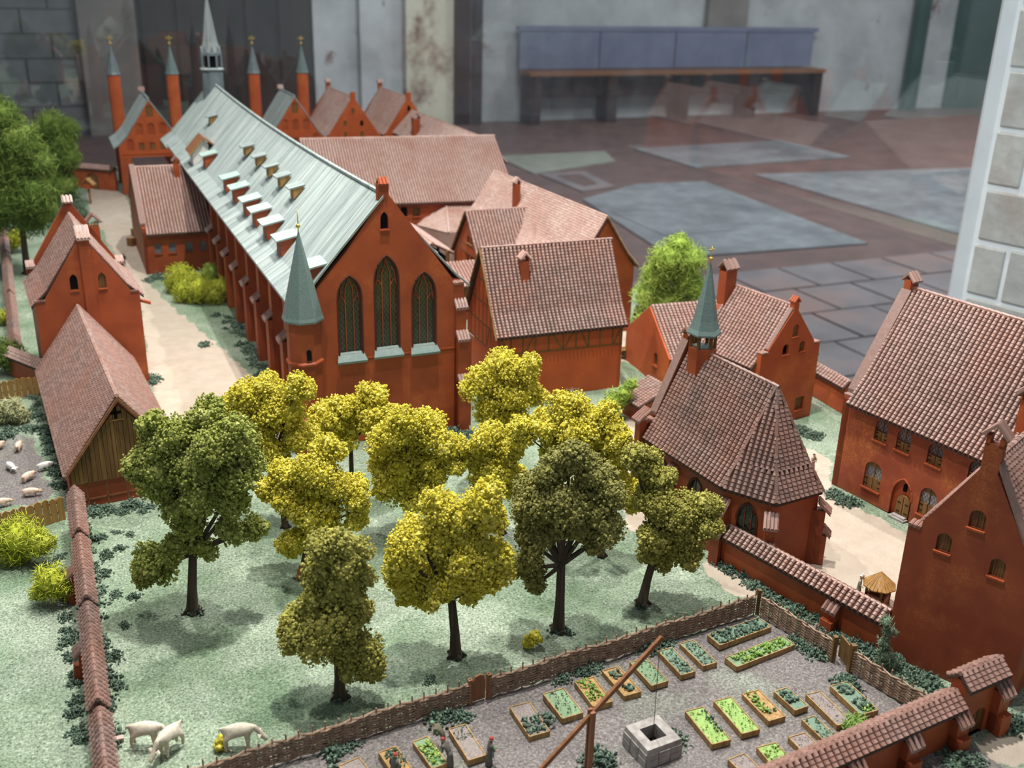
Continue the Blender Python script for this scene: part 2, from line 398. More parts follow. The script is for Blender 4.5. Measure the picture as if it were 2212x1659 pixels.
def shoulder_tiles(T, x0, x1, y, z, depth, m=None):
    mb = MB(); n = max(2, round((x1 - x0) / .006))
    for k in range(n): x = x0 + (x1 - x0) * (k + .5) / n; mb.tube([(x, y - .003, z + .002), (x, y + depth, z + .003)], (x1 - x0) / n * .48, 6)
    return mb.build('shoulder_cap', m or TILE, T)
def leancap(T, x, y, z, w, run, drop, dirx, diry, m=None, n=3, name='buttress_cap', parent=None):
    "small tiled lean-to cap: high edge at (x,y,z), falling along (dirx,diry)"
    d = Vector((dirx, diry, 0)).normalized(); s = Vector((-d.y, d.x, 0)); p = Vector((x, y, z)); q = p + d * run - Vector((0, 0, drop)); mb = MB()
    mb.prism([p - s * w / 2, p + s * w / 2, q + s * w / 2, q - s * w / 2], (0, 0, -.004))
    for k in range(n):
        o = s * (w * ((k + .5) / n - .5)); mid = (p + q) / 2
        mb.tube([p + o + Vector((0, 0, .0005)), mid + o + Vector((0, 0, .0002))], [w / n * .36, w / n * .42], 5); mb.tube([mid + o + Vector((0, 0, .0016)), q + o + Vector((0, 0, .0012))], [w / n * .38, w / n * .44], 5)
    return mb.build(name, m or TILE, parent or T)
def cross_finial(T, x, y, z, h, ball=.006, cross=True, parent=None):
    mb = MB(); mb.tube([(x, y, z), (x, y, z + h)], .0011, 5); mb.sphere((x, y, z + h * .3), ball, 2)
    if cross: mb.box((x, y, z + h * .82), (h * .28, .002, .002)); mb.sphere((x - h * .14, y, z + h * .82), .0018); mb.sphere((x + h * .14, y, z + h * .82), .0018)
    return mb.build('gilded_finial', GOLD, parent or T, True)
# ================================================================== THE HALL
CO, CPSI = (-.453, 2.11), -23.86          # the convent's own axes: local x = across, local y = along the church
_a = R(CPSI); CU = Vector((math.sin(_a), math.cos(_a), 0)); CV = Vector((math.cos(_a), -math.sin(_a), 0))
def chw(v, u, z=0.0): return Vector((CO[0], CO[1], 0)) + CV * v + CU * u + Vector((0, 0, z))
def inch(o): o.location = (CO[0], CO[1], 0); o.rotation_euler = (0, 0, -R(CPSI)); return o
def chthing(name, label, cat, v, u, z=0, group=None):
    p = chw(v, u); return thing(name, label, cat, (p.x, p.y), CPSI, group, z)
FZ = -1.5
m, nt, b = nodes('old_plaster'); v = coords(nt)
c = ramp(nt, noise(nt, v, 1.1, 6, .6), [(.3, (.34, .35, .36)), (.7, (.56, .57, .58))])
f = ramp(nt, noise(nt, v, 1.7, 6, .7), [(.62, (0, 0, 0)), (.70, (1, 1, 1))]); c = mix(nt, f, c, (.17, .075, .06))
nt.links.new(c, b.inputs['Base Color']); b.inputs['Roughness'].default_value = .9; PLAST = m
PLASTC = mat_noise('cream_plaster', (.50, .46, .36), (.66, .62, .50), 1.2, .9, .1, 0, c3=(.2, .1, .07), s3=1.9)
PLASTC.node_tree.nodes
GREYW = mat_noise('grey_stone_wall', (.12, .13, .14), (.22, .23, .24), 1.6, .95, .1, .2, .05)
PILB = mat_noise('brown_grey_pilaster', (.17, .15, .14), (.25, .23, .21), 1.4, .95, .1, 0)
DKP = mat_stripe('dark_brown_panel', (.014, .013, .012), (.035, .03, .028), 2.5, .6)
POST = mat_stripe('dark_red_wood', (.02, .009, .009), (.04, .018, .016), 3, .5)
GREEN = mat_noise('dark_green_paint', (.012, .05, .042), (.02, .075, .062), 2, .4, .4, 0)
BLUEP = mat_noise('blue_grey_bench_paint', (.13, .15, .24), (.19, .21, .31), 1.5, .6, .3, 0)
FLOORM = mat_noise('red_brown_floor_tile', (.10, .06, .055), (.17, .10, .09), 2.2, .5, .4, .2, .01)
SLABG = mat_noise('blue_grey_slab', (.165, .175, .187), (.27, .287, .305), 5.0, .4, .4, .2, .01, c3=(.13, .138, .15), s3=1.2)
SLABP = mat_noise('pinkish_grey_slab', (.16, .135, .14), (.25, .22, .23), 2.0, .38, .45, .1, .01, c3=(.28, .17, .15), s3=1.0)
SLABY = mat_noise('pale_green_grey_slab', (.22, .23, .19), (.30, .31, .26), 3, .5, .4, .1, .01)
fl = MB(); fl.span((-14, -8, FZ - .1), (28, 16.3, FZ)); struct(inch(fl.build('floor', FLOORM)), 'red brown tiled hall floor around the glass case')
FL = [o for o in COL.objects if o.name == 'floor'][0]
def slab(pts, m, name='floor_slab', h=.02, label=None):
    q = [Vector((a, b, FZ)) for a, b in pts]; o = MB().prism(q, (0, 0, h)).build(name, m, FL)
    if label: o['label'] = label
    return o
slab([(5.50, 10.76), (5.565, 12.27), (7.42, 12.3), (7.11, 11.4)], SLABY, label='pale green grey floor slab')
slab([(5.57, 9.45), (5.57, 10.74), (6.27, 10.75), (6.14, 9.63)], SLABP, label='framed reddish floor slab')
slab([(5.75, 9.75), (5.75, 10.55), (6.1, 10.55), (6.0, 9.85)], FLOORM, h=.026)
slab([(4.9, 6.2), (5.35, 9.0), (6.5, 9.7), (7.5, 9.62), (7.2, 6.08)], SLABG, label='large speckled blue grey gravestone slab')
slab([(5.3, 7.0), (5.32, 8.2), (6.3, 8.3), (6.2, 7.0)], SLABG, h=.026)
slab([(8.5, 6.0), (8.5, 9.9), (12.5, 9.4), (12.5, 6.2)], SLABG, label='blue grey gravestone slab right of red band')
slab([(8.0, 10.6), (8.0, 12.4), (11, 12.6), (11, 10.8)], SLABG)
for i in range(-1, 12):
    for j in range(6):
        v0 = 2.9 + i * .62 + (j % 2) * .3; u0 = 1.75 + j * .64
        slab([(v0, u0), (v0, u0 + .61), (v0 + .59, u0 + .61), (v0 + .59, u0)], SLABP, 'paving_tile', .012 + .004 * random.random())
wall = MB(); wall.span((-14, 16.1, FZ), (28, 16.6, 7)); WB = struct(inch(wall.build('wall_back', PLAST)), 'old plastered back wall of the hall')
def wpiece(name, m, v0, v1, z0, z1, u0, u1=16.12, parent=WB, label=None):
    o = MB().span((v0, u0, z0), (v1, u1, z1)).build(name, m, parent)
    if label: o['label'] = label
    return o
wpiece('stone_facing', GREYW, -14, .08, FZ, 7, 16.02, label='grey stone facing of the wall')
wpiece('pilaster', PILB, .09, .93, FZ, 7, 15.85, label='brown grey pilaster')
wpiece('plaster_pilaster', PLAST, 3.74, 4.15, FZ, 7, 15.95); wpiece('plaster_pilaster', PLAST, 4.55, 4.95, FZ, 7, 15.95)
wpiece('plaster_pilaster', PLASTC, 5.35, 6.23, FZ, 7, 15.9, label='cream plaster pilaster with red stains')
wpiece('pilaster', PILB, 11.54, 12.45, -.2, 7, 15.95, label='brown stone pilaster behind bench')
for j in range(9):
    for i in range(7):
        v0 = -5.5 + i * .8 + (j % 2) * .4
        o = MB().span((v0, 15.985, -1.4 + j * .36), (min(v0 + .77, .07), 16.03, -1.06 + j * .36)).build('stone_block', GREYW, WB)
d1 = MB(); d1.span((.95, 15.98, FZ), (3.72, 16.12, 7)); D1 = struct(inch(d1.build('door_1', DKP)), 'tall dark brown wooden doorway in the back wall')
for k in range(5): MB().span((1.02 + k * .54, 15.94, FZ + .1), (1.48 + k * .54, 16.0, 6.8)).build('door_panel', DKP, D1)
d2 = MB(); d2.span((18.05, 15.96, FZ), (20.4, 16.12, 3.2)); D2 = struct(inch(d2.build('door_2', GREEN)), 'dark green double door in the back wall')
for a, b_ in ((18.3, 19.2), (19.3, 20.2)):
    for z0, z1 in ((-1.3, -.85), (-.7, .9), (1.1, 3.0)): MB().span((a, 15.92, z0), (b_, 15.97, z1)).build('door_panel', GREEN, D2)
tr = MB(); tr.span((6.23, 15.75, FZ), (6.72, 16.12, 7)); TR1 = struct(inch(tr.build('trim_1', POST)), 'dark red brown wooden post on the back wall')
tr = MB(); tr.tube([(16.88, 15.9, FZ), (16.88, 15.9, 7)], .17, 10); TR2 = struct(inch(tr.build('trim_2', GREEN)), 'green upright pipe on the back wall')
# long bench against the back wall
bt = chthing('bench', 'long dark wooden bench with blue grey back panels at the far wall', 'bench', 10.8, 15.7, FZ)
MB().span((-3.3, -.3, .86), (3.3, .22, .93)).build('seat', WOODR, bt)
for k in range(4): lab(MB().span((-3.3 + k * 1.65, .17, .95), (-1.68 + k * 1.65, .24, 1.62)).build('back_panel', BLUEP, bt), 'blue grey panel')
MB().span((-3.35, .15, 1.62), (3.35, .26, 1.7)).build('top_rail', BLUEP, bt)
for k in range(5): MB().span((-3.25 + k * 1.58, -.26, 0), (-3.05 + k * 1.58, .2, .86)).build('leg', POST, bt)
MB().span((-3.2, .0, .45), (3.2, .1, .8)).build('apron', POST, bt)
# stone pillar beside the case
PB = CAMP + ray(2076, 652) * 3.3; PA = CAMP + ray(2050, 641) * 3.3
PIL = mat_noise('white_painted_mortar', (.74, .78, .82), (.86, .90, .94), 5, .85, .2, .2, .01)
BLK = mat_noise('grey_limestone_block', (.42, .43, .42), (.60, .61, .59), 6, .85, .2, .35, .02, c3=(.40, .33, .31), s3=4.5)
e1 = Vector((.62, -.785, 0)); e2 = Vector((.785, .62, 0))
ppl = thing('stone_pillar', 'white edged pillar of big grey limestone blocks right of the case', 'pillar', (PB.x, PB.y), 0, None, FZ)
A2 = Vector((PA.x - PB.x, PA.y - PB.y, 0)) * 1.0
MB().prism([(0, 0, 0), e1 * 1.1, e1 * 1.1 + e2 * 1.2, e2 * 1.2 + A2 + e1 * .1, A2 + Vector((.02, .06, 0)), A2], (0, 0, 5)).build('shaft', PIL, ppl)
bl = 0
for j in range(19):
    off = -.13 if j % 2 else 0.0
    for i in range(5):
        a0 = max(.012, .016 + off + i * .24); a1 = min(1.08, .016 + off + i * .24 + .226)
        if a1 - a0 < .05: continue
        z0 = .06 + j * .172; c = e1 * ((a0 + a1) / 2) + Vector((0, 0, z0 + .077)) + e2 * .0135
        ang = math.atan2(e1.y, e1.x); Mx = Matrix.Rotation(ang, 3, 'Z') @ Matrix.Rotation(random.uniform(-.008, .008), 3, 'Y')
        o = MB().box(c, (a1 - a0, .04, .157 + random.uniform(-.005, .005)), Mx).build('stone_block', BLK, ppl)
        bv = o.modifiers.new('bevel', 'BEVEL'); bv.width = .006; bv.segments = 2
# ================================================================== THE CASE AND ITS GROUND
m, nt, b = nodes('case_glass'); nt.nodes.remove(b); out = nt.nodes['Material Output']
lw = N(nt, 'ShaderNodeLayerWeight'); lw.inputs['Blend'].default_value = .5
pw = N(nt, 'ShaderNodeMath', operation='POWER'); pw.inputs[1].default_value = 3.0; nt.links.new(lw.outputs['Facing'], pw.inputs[0])
mu = N(nt, 'ShaderNodeMath', operation='MULTIPLY_ADD'); mu.inputs[1].default_value = .8; mu.inputs[2].default_value = .07; nt.links.new(pw.outputs[0], mu.inputs[0])
tb = N(nt, 'ShaderNodeBsdfTransparent'); tb.inputs[0].default_value = (.97, .985, .98, 1); gb = N(nt, 'ShaderNodeBsdfGlossy'); gb.inputs['Roughness'].default_value = .004
mx = N(nt, 'ShaderNodeMixShader'); nt.links.new(mu.outputs[0], mx.inputs[0]); nt.links.new(tb.outputs[0], mx.inputs[1]); nt.links.new(gb.outputs[0], mx.inputs[2])
db = N(nt, 'ShaderNodeBsdfTranslucent'); db.inputs[0].default_value = (.8, .85, .95, 1); mx2 = N(nt, 'ShaderNodeMixShader')
nz = noise(nt, coords(nt), 5, 6, .7); rr = ramp(nt, nz, [(.35, (.004, .004, .004)), (.8, (.03, .03, .03))]); nt.links.new(rr, mx2.inputs[0])  # haze mixed into the glass: dust plus painted bluish reflection of bright surroundings
nt.links.new(mx.outputs[0], mx2.inputs[1]); nt.links.new(db.outputs[0], mx2.inputs[2]); nt.links.new(mx2.outputs[0], out.inputs[0])
GLASS = m
m, nt, b = nodes('clean_front_glass'); nt.nodes.remove(b); out = nt.nodes['Material Output']
tb = N(nt, 'ShaderNodeBsdfTransparent'); tb.inputs[0].default_value = (.99, 1, .995, 1); gb = N(nt, 'ShaderNodeBsdfGlossy'); gb.inputs['Roughness'].default_value = .004
mx = N(nt, 'ShaderNodeMixShader'); mx.inputs[0].default_value = .006; nt.links.new(tb.outputs[0], mx.inputs[1]); nt.links.new(gb.outputs[0], mx.inputs[2]); nt.links.new(mx.outputs[0], out.inputs[0]); GLASSF = m
V0, V1, U0, U1 = -1.62, 1.40, -1.60, 3.93
gl = chthing('glass_screen', 'tall clear dusty glass screen with painted haze around the model, meeting the pillar at right', 'glass screen', 0, 0, FZ)
for a, b_ in (((2.16, .20, .01), (2.17, 4.6, 4.2)), ((-3.6, 4.6, .01), (2.17, 4.61, 4.2)), ((-2.2, -1.72, .01), (2.16, -1.712, 4.2))):
    lab(MB().span(a, b_).build('glass_pane', GLASSF if a[1] < -1 else GLASS, gl), 'clear glass pane, slightly dusty with painted haze except at the front')
    MB().span((a[0] - .01, a[1] - .01, 0), (b_[0] + .01, b_[1] + .01, .03)).build('base_rail', mat_noise('dark_case_frame', (.02, .02, .022), (.04, .04, .042), 4, .5, .4, 0) if 'dark_case_frame' not in MATS else MATS['dark_case_frame'], gl)
case = chthing('display_table', 'dark display table on a plinth holding the model town', 'table', 0, 0)
DARKT = MATS['dark_case_frame']
MB().span((V0, U0, -.09), (V1, U1, -.012)).build('table_top', DARKT, case)
MB().span((V0 + .2, U0 + .2, FZ), (V1 - .2, U1 - .2, -.09)).build('plinth', DARKT, case)
def pip(P, poly):
    x, y = P[:, 0], P[:, 1]; ins = np.zeros(len(P), bool); n = len(poly)
    for i in range(n):
        x0, y0 = poly[i]; x1, y1 = poly[(i + 1) % n]
        c = ((y0 > y) != (y1 > y)) & (x < (x1 - x0) * (y - y0) / (y1 - y0 + 1e-12) + x0); ins ^= c
    return ins
def gpx(*px): return [tuple(at(*p)[:2]) for p in px]
SAND = [gpx((188, 398), (262, 408), (278, 440), (292, 520), (318, 600), (345, 640), (470, 745), (545, 815), (585, 880), (620, 960), (560, 1000), (430, 905), (345, 900), (325, 830), (300, 620), (255, 560), (196, 450)),
        gpx((1700, 950), (1790, 985), (1795, 1070), (1925, 1130), (1990, 1180), (1940, 1345), (1770, 1240), (1690, 1150)),
        gpx((1335, 715), (1395, 690), (1405, 770), (1345, 790)), gpx((1505, 1190), (1560, 1215), (1650, 1272), (1600, 1290), (1545, 1262)),
        gpx((1350, 885), (1405, 900), (1405, 1150), (1355, 1150)), gpx((2050, 1640), (2140, 1590), (2212, 1560), (2212, 1659))]
SOIL = [[(.427, 1.5), (.604, 1.265), (.72, 1.12), (.3, .9), (-.5, .95), (-.40, 1.07)], gpx((-60, 925), (70, 945), (115, 1075), (60, 1090), (-60, 1095))]
SOIL2 = [gpx((1480, 1400), (1780, 1340), (1900, 1500), (1700, 1620), (1300, 1600), (1200, 1500))]
ST = .0165; nx, ny = int((V1 - V0 - .04) / ST), int((U1 - U0 - .04) / ST)
gx, gy = np.meshgrid(V0 + .02 + ST * np.arange(nx), U0 + .02 + ST * np.arange(ny))
wx_ = CO[0] + CV.x * gx + CU.x * gy; wy_ = CO[1] + CV.y * gx + CU.y * gy
gz = .0012 * (np.sin(wx_ * 31) * np.cos(wy_ * 27) + np.sin(wx_ * 67 + wy_ * 41) * .5)
gV = np.stack([gx, gy, gz - .001], -1).reshape(-1, 3)
ii = (np.arange(nx - 1)[None] + nx * np.arange(ny - 1)[:, None]).ravel()
m, nt, b = nodes('flocked_ground'); v = coords(nt)
def attr(nt, n): a = N(nt, 'ShaderNodeAttribute', attribute_name=n); return a.outputs['Fac']
n_f = noise(nt, v, 260, 3, .8); n_m = noise(nt, v, 24, 5, .65); n_l = noise(nt, v, 5, 4, .6); n_s = noise(nt, v, 700, 2, .8)
grass = ramp(nt, n_f, [(.34, (.06, .09, .062)), (.46, (.25, .31, .235)), (.56, (.34, .405, .315)), (.70, (.64, .70, .60))])
gm = ramp(nt, n_l, [(.38, (.50, .62, .50)), (.62, (1, 1, 1))]); grass = mix(nt, 1.0, grass, gm, 'MULTIPLY')
gd = ramp(nt, n_m, [(.60, (0, 0, 0)), (.72, (.55, .55, .55))]); grass = mix(nt, gd, grass, (.16, .23, .17))
sand = ramp(nt, n_m, [(.3, (.44, .36, .29)), (.7, (.53, .455, .385))]); sand = mix(nt, ramp(nt, n_s, [(.6, (0, 0, 0)), (.75, (.35, .35, .35))]), sand, (.40, .33, .27))
soil = ramp(nt, n_f, [(.32, (.075, .063, .064)), (.50, (.165, .146, .146)), (.68, (.33, .305, .30))]); soil = mix(nt, ramp(nt, n_l, [(.52, (0, 0, 0)), (.68, (.5, .5, .5))]), soil, grass)
def edge(nt, a):
    ad = N(nt, 'ShaderNodeMath', operation='ADD'); nt.links.new(a, ad.inputs[0]); nt.links.new(n_m, ad.inputs[1]); return ramp(nt, ad.outputs[0], [(.90, (0, 0, 0)), (1.12, (1, 1, 1))])
c = mix(nt, edge(nt, attr(nt, 'sand')), grass, sand); c = mix(nt, edge(nt, attr(nt, 'soil')), c, soil)
nt.links.new(c, b.inputs['Base Color']); b.inputs['Roughness'].default_value = .55; b.inputs['Specular IOR Level'].default_value = .35
bump(nt, b, n_f, .7, .004); GRD = m
g = np_mesh('model_ground', gV, np.stack([ii, ii + 1, ii + nx + 1, ii + nx], 1), 4, GRD); inch(g)
struct(g, 'flocked green and sand coloured ground of the model town')
W2 = np.stack([wx_.ravel(), wy_.ravel()], 1)
def paint(name, polys):
    A = np.zeros(len(W2), bool)
    for p in polys: A |= pip(W2, p)
    A = A.reshape(ny, nx).astype(float)
    for _ in range(2): A = (A + np.roll(A, 1, 0) + np.roll(A, -1, 0) + np.roll(A, 1, 1) + np.roll(A, -1, 1)) / 5
    at_ = g.data.attributes.new(name, 'FLOAT', 'POINT'); at_.data.foreach_set('value', A.astype(np.float32).ravel())
paint('sand', SAND); paint('soil', SOIL + SOIL2)
# ================================================================== THE CHURCH
T = thing('monastery_church', 'great red brick church with pale lead roof and three tall lancet windows', 'church', CO, CPSI)
WC, LC, HE, HR = .37, 2.34, .352, .565
f0 = Face('u+', 0.0); lan = []
for x0, x1, z0, zs, z1 in ((.077, .131, .215, .345, .395), (.160, .216, .218, .375, .433), (.246, .302, .215, .335, .389)): lan.append(arch(x0, x1, z0, zs, z1, True, 7))
att = arch(.177, .195, .490, .510, .528, True, 4)
k_ = (.575 - .368) / (WC / 2 - .025)
outer = [(.0, 0), (WC, 0), (WC, .353), (WC - .027, .353), (WC - .027, .366), (.197, .564), (.197, .588), (.173, .588), (.173, .546), (.10, .447), (.015, .352), (.0, .345)]
mb = MB().wall(f0.P, outer, lan + [att], .010, f0.inw, .016); mas = mb.build('gable_wall', RED, T)
for h in lan:
    p = pane(T, f0, h, LATT, .008, 'lancet_window'); x0, x1 = h[0][0], h[1][0]; wd = x1 - x0; zs = h[2][1]; zt = max(q[1] for q in h)
    fr = MB()
    for s_, rr_, dp in ((1.0, .0019, -.0008), (.93, .0016, .003), (.87, .0013, .006)):
        hh = [q for q in lerp2(h, s_)][1:]; hh = [(a, max(z, h[0][1])) for a, z in hh]; hh[0] = (hh[1][0], h[0][1]); hh.append((hh[-1][0], h[0][1]))
        fr.tube([f0.P(a, z) + f0.inw * dp for a, z in hh], rr_, 5)
    lab(fr.build('moulded_frame', mat_noise('dark_moulding', (.06, .018, .012), (.1, .03, .018), 60) if 'dark_moulding' not in MATS else MATS['dark_moulding'], p), 'dark moulded lancet frame')
    for k in (1, 2):
        xm = x0 + wd * k / 3; MB().tube([f0.P(xm, h[0][1]) + f0.inw * .005, f0.P(xm, zs + .006) + f0.inw * .005], .0013, 5).build('mullion', RED, p)
    tc = MB(); c1, c2 = x0 + wd / 3, x0 + 2 * wd / 3; zc = zs
    def cv(pts): tc.tube([f0.P(a, z) + f0.inw * .005 for a, z in pts], .0012, 5)
    xm = (x0 + x1) / 2
    cv([(c1, zc), (c1 + .001, zc + .02), (xm - .003, zc + .034), (xm, zt - .007)]); cv([(c2, zc), (c2 - .001, zc + .02), (xm + .003, zc + .034), (xm, zt - .007)])
    cv([(x0 + .004, zc - .012), (x0 + .007, zc), (x0 + .011, zc + .002), (c1, zc - .012)]); cv([(x1 - .004, zc - .012), (x1 - .007, zc), (x1 - .011, zc + .002), (c2, zc - .012)])
    cv([(x0 + .005, zc - .008), (x0 + .010, zc + .022), (x0 + .016, zc + .03)]); cv([(x1 - .005, zc - .008), (x1 - .010, zc + .022), (x1 - .016, zc + .03)])
    tc.build('tracery', RED, p)
    MB().prism([(x0 - .001, .004, h[0][1] + .004), (x1 + .001, .004, h[0][1] + .004), (x1 + .007, -.012, h[0][1] - .014), (x0 - .007, -.012, h[0][1] - .014)], (0, .003, -.006)).build('sloping_sill', SILL, T)
pane(T, f0, att, VOID, .009, 'attic_opening', sill=RED)
MB().span((.070, -.0015, .2), (WC, 0, .2035)).build('string_course', RED, T)
gcap(T, .185, .006, .588, .022, .022, RED, 'x', 3)
shoulder_tiles(T, .344, WC, 0, .353, .016)
# side and far walls
sw = Face('v+', .045); holes = []; wins = []
BU = [.10, .27, .45, .62, .79, .97, 1.14, 1.31, 1.48]
for a, c_ in zip(BU[:-1], BU[1:]): holes.append(arch(a + .045, c_ - .04, .11, .26, .315, True, 4))
mb = MB().wall(sw.P, [(0.016, 0), (LC, 0), (LC, .36), (.016, .36)], holes, .012, sw.inw, .02); mb.build('side_wall', RED, T)
for h in holes:
    p = pane(T, sw, h, LATT, .010, 'lancet_window', bars=2)
    a0, a1 = h[0][0], h[1][0]; MB().prism([(.05, a0, .113), (.05, a1, .113), (.03, a1 + .004, .098), (.03, a0 - .004, .098)], (0, 0, -.004)).build('sloping_sill', SILL, p)
MB().span((WC - .02, .016, 0), (WC, LC, .36)).build('side_wall', RED, T)
MB().prism([(.045, LC, 0), (WC, LC, 0), (WC, LC, .35), (WC / 2, LC, .555), (.0, LC, .35), (.045, LC, .35)], (0, -.016, 0)).build('gable_wall', RED, T)
for u in BU:
    b_ = MB(); b_.span((.012, u - .017, .0), (.046, u + .017, .30)); b_.span((.0, u - .017, 0), (.014, u + .017, .17)); bo = b_.build('buttress', RED, T)
    leancap(T, .03, u, .318, .038, .026, .020, -1, 0, TILEP, parent=bo); leancap(T, .014, u, .19, .038, .022, .02, -1, 0, TILEP, parent=bo)
b_ = MB(); b_.span((.347, -.012, 0), (WC + .002, .02, .30)); b_.span((.347, -.024, 0), (WC + .002, 0, .228)); b_.span((.347, -.036, 0), (WC + .002, 0, .125)); bo = b_.build('buttress', RED, T)
for y, z in ((.002, .318), (-.012, .246), (-.024, .143)): leancap(T, .361, y, z, .03, .018, .019, 0, -1, TILE, 4, parent=bo)
b_ = MB(); b_.span((WC, .0, 0), (WC + .02, .03, .22)); bo = b_.build('buttress', RED, T); leancap(T, WC, .015, .24, .034, .024, .022, 1, 0, TILE, parent=bo)
# lead roof with standing seams, gently sagging ridge
def leadroof(T, y0, y1, rx, prof, side, sag=0.0, nseg=10, seam=.0105, name='lead_roof'):
    def pt(t, y): # t along profile points
        k = 4 * (y - y0) * (y1 - y) / (y1 - y0) ** 2
        return [Vector((rx + side * dx, y, z - sag * k * (1 - i / (len(prof) - 1)) - .3 * sag * k)) for i, (dx, z) in enumerate(prof)]
    mb = MB(); ys = [y0 + (y1 - y0) * i / nseg for i in range(nseg + 1)]; n = len(prof); V = []
    for y in ys: V += pt(0, y)
    m_ = len(V); V2 = [p - Vector((0, 0, .006)) for p in V]
    fs = [(i * n + k, i * n + k + 1, (i + 1) * n + k + 1, (i + 1) * n + k) for i in range(nseg) for k in range(n - 1)]
    rim = []
    for i in range(nseg):
        for k in (0, n - 1): rim.append((i * n + k, (i + 1) * n + k, m_ + (i + 1) * n + k, m_ + i * n + k))
    for i in (0, nseg):
        for k in range(n - 1): rim.append((i * n + k, i * n + k + 1, m_ + i * n + k + 1, m_ + i * n + k))
    mb.add(V + V2, fs + [tuple(a + m_ for a in q) for q in fs] + rim); r = mb.build(name, LEAD, T)
    s = MB(); ns = int((y1 - y0) / seam)
    for i in range(ns + 1):
        y = y0 + .001 + (y1 - y0 - .002) * i / ns + random.uniform(-.0012, .0012); P = pt(0, min(max(y, y0), y1)); h = random.uniform(.0008, .0019)
        for A, B in zip(P[:-1], P[1:]):
            d = Vector((0, .0011, 0)); up = Vector((0, 0, h)); s.add([A - d, B - d, B + up, A + up, A + d, B + d], [(0, 1, 2, 3), (3, 2, 5, 4)])
    stuff(s.build('standing_seam_lines', LEAD, r)); return r
PR = [(0, HR), (.10, .4535), (.17, .372), (.215, .3415)]
leadroof(T, -.003, LC, .185, PR, -1, .014); leadroof(T, .016, LC, .185, [(0, HR), (.10, .4535), (.175, .37), (.205, .345)], 1, .014)
rg = MB(); rg.tube([(.185, LC * i / 12 + .012, HR + .002 - .014 * 1.3 * 4 * (i / 12) * (1 - i / 12)) for i in range(13)], .005, 6); rg.build('ridge_roll', LEAD, T)
PR2 = [(0, .545), (.10, .43), (.17, .352), (.215, .322)]
leadroof(T, LC + .02, 2.60, .185, PR2, -1); leadroof(T, LC + .02, 2.60, .185, PR2, 1)
lab(MB().span((.045, LC + .02, 0), (WC, 2.60, .31)).build('nave_wall', RED, T), 'nave walls beyond the choir')
def roofz(v): # height of left slope at x=v
    d = .185 - v
    for (a, za), (b_, zb) in zip(PR[:-1], PR[1:]):
        if a <= d <= b_: return za + (zb - za) * (d - a) / (b_ - a)
    return PR[-1][1]
def dormer(u, wd, vf, drop, slope_len, fm, rm, name, ov=.006):
    "shed dormer on the left slope: front at x=vf, width wd along u"
    zf = roofz(vf) - .004; ztop = zf + drop; vb = vf
    while roofz(vb) < ztop + (vb - vf) * .22 and vb < .18: vb += .002
    b_ = MB(); poly = [(vf, u - wd / 2, zf), (vf, u - wd / 2, ztop), (vb, u - wd / 2, ztop + (vb - vf) * .22), (vb, u - wd / 2, roofz(vb) - .006), ((vf + vb) / 2, u - wd / 2, roofz((vf + vb) / 2) - .006)]
    b_.prism(poly, (0, wd, 0)); D = b_.build(name, fm, T)
    r = MB(); o1 = u - wd / 2 - ov; A = Vector((vf - .012, o1, ztop - .012 * .22 + .001)); B = Vector((vb + .004, o1, ztop + (vb - vf + .004) * .22 + .001))
    r.prism([A, B, B + Vector((0, 0, .0035)), A + Vector((0, 0, .0035))], (0, wd + 2 * ov, 0))
    for k in range(5):
        q = Vector((0, (wd + 2 * ov) * k / 4, .0035)); r.tube([A + q, B + q], .0011, 4)
    r.build('dormer_roof', rm, D); return D
for u in (-.005 + .045, .278 + .035, .45 + .035, .605 + .035, .745 + .035, .93 + .035, 1.095 + .035, 1.538 + .035):
    dormer(u, .058, .017, .040, .05, RED, MINT, 'dormer')
for u in (.52, .682, .84, 1.015, 1.215, 1.965):
    D = dormer(u, .042, .097, .026, .05, WOOD, LEAD, 'hatch_dormer', .003); lab(D, 'wooden cheeked roof hatch')
dormer(.55, .05, .30, .03, .04, RED, MINT, 'dormer') if False else None
rd = MB(); rd.span((.28, .17, .36), (.355, .225, .388)); RD = rd.build('dormer', RED, T)
r = MB().prism([(.29, .165, .437), (.366, .165, .383), (.366, .165, .386), (.29, .165, .44)], (0, .065, 0)).build('dormer_roof', MINT, RD)
# stair turret at the corner
tt = MB(); tt.lathe((.0, .0, 0), [(.0372, 0), (.0372, .31)], 8, R(22.5)); TU_ = tt.build('stair_turret', RED, T)
for z in (.078, .208): MB().lathe((0, 0, z), [(.037, 0), (.0415, .003), (.0415, .007), (.037, .011)], 8, R(22.5)).build('string_ring', RED, TU_)
MB().lathe((0, 0, .306), [(.036, 0), (.0455, .001), (.0455, .005), (.043, .012), (.0012, .192)], 8, R(22.5)).build('spire', SLATE, TU_)
cross_finial(T, 0, 0, .495, .05, .005, False, TU_)
ang = R(-67.5 + 45 - 22.5)
w_ = MB(); w_.prism([Vector((.002 + a, -.0352, z)) for a, z in arch(-.0045, .0045, .223, .240, .247, False, 4)], (0, .004, 0)); w_.build('slit_window', VOID, TU_)
w_ = MB(); w_.tube([Vector((.002 + a, -.0352, z)) for a, z in arch(-.0058, .0058, .222, .240, .249, False, 4)], .0012, 5); w_.build('slit_frame', MATS['dark_moulding'], TU_)
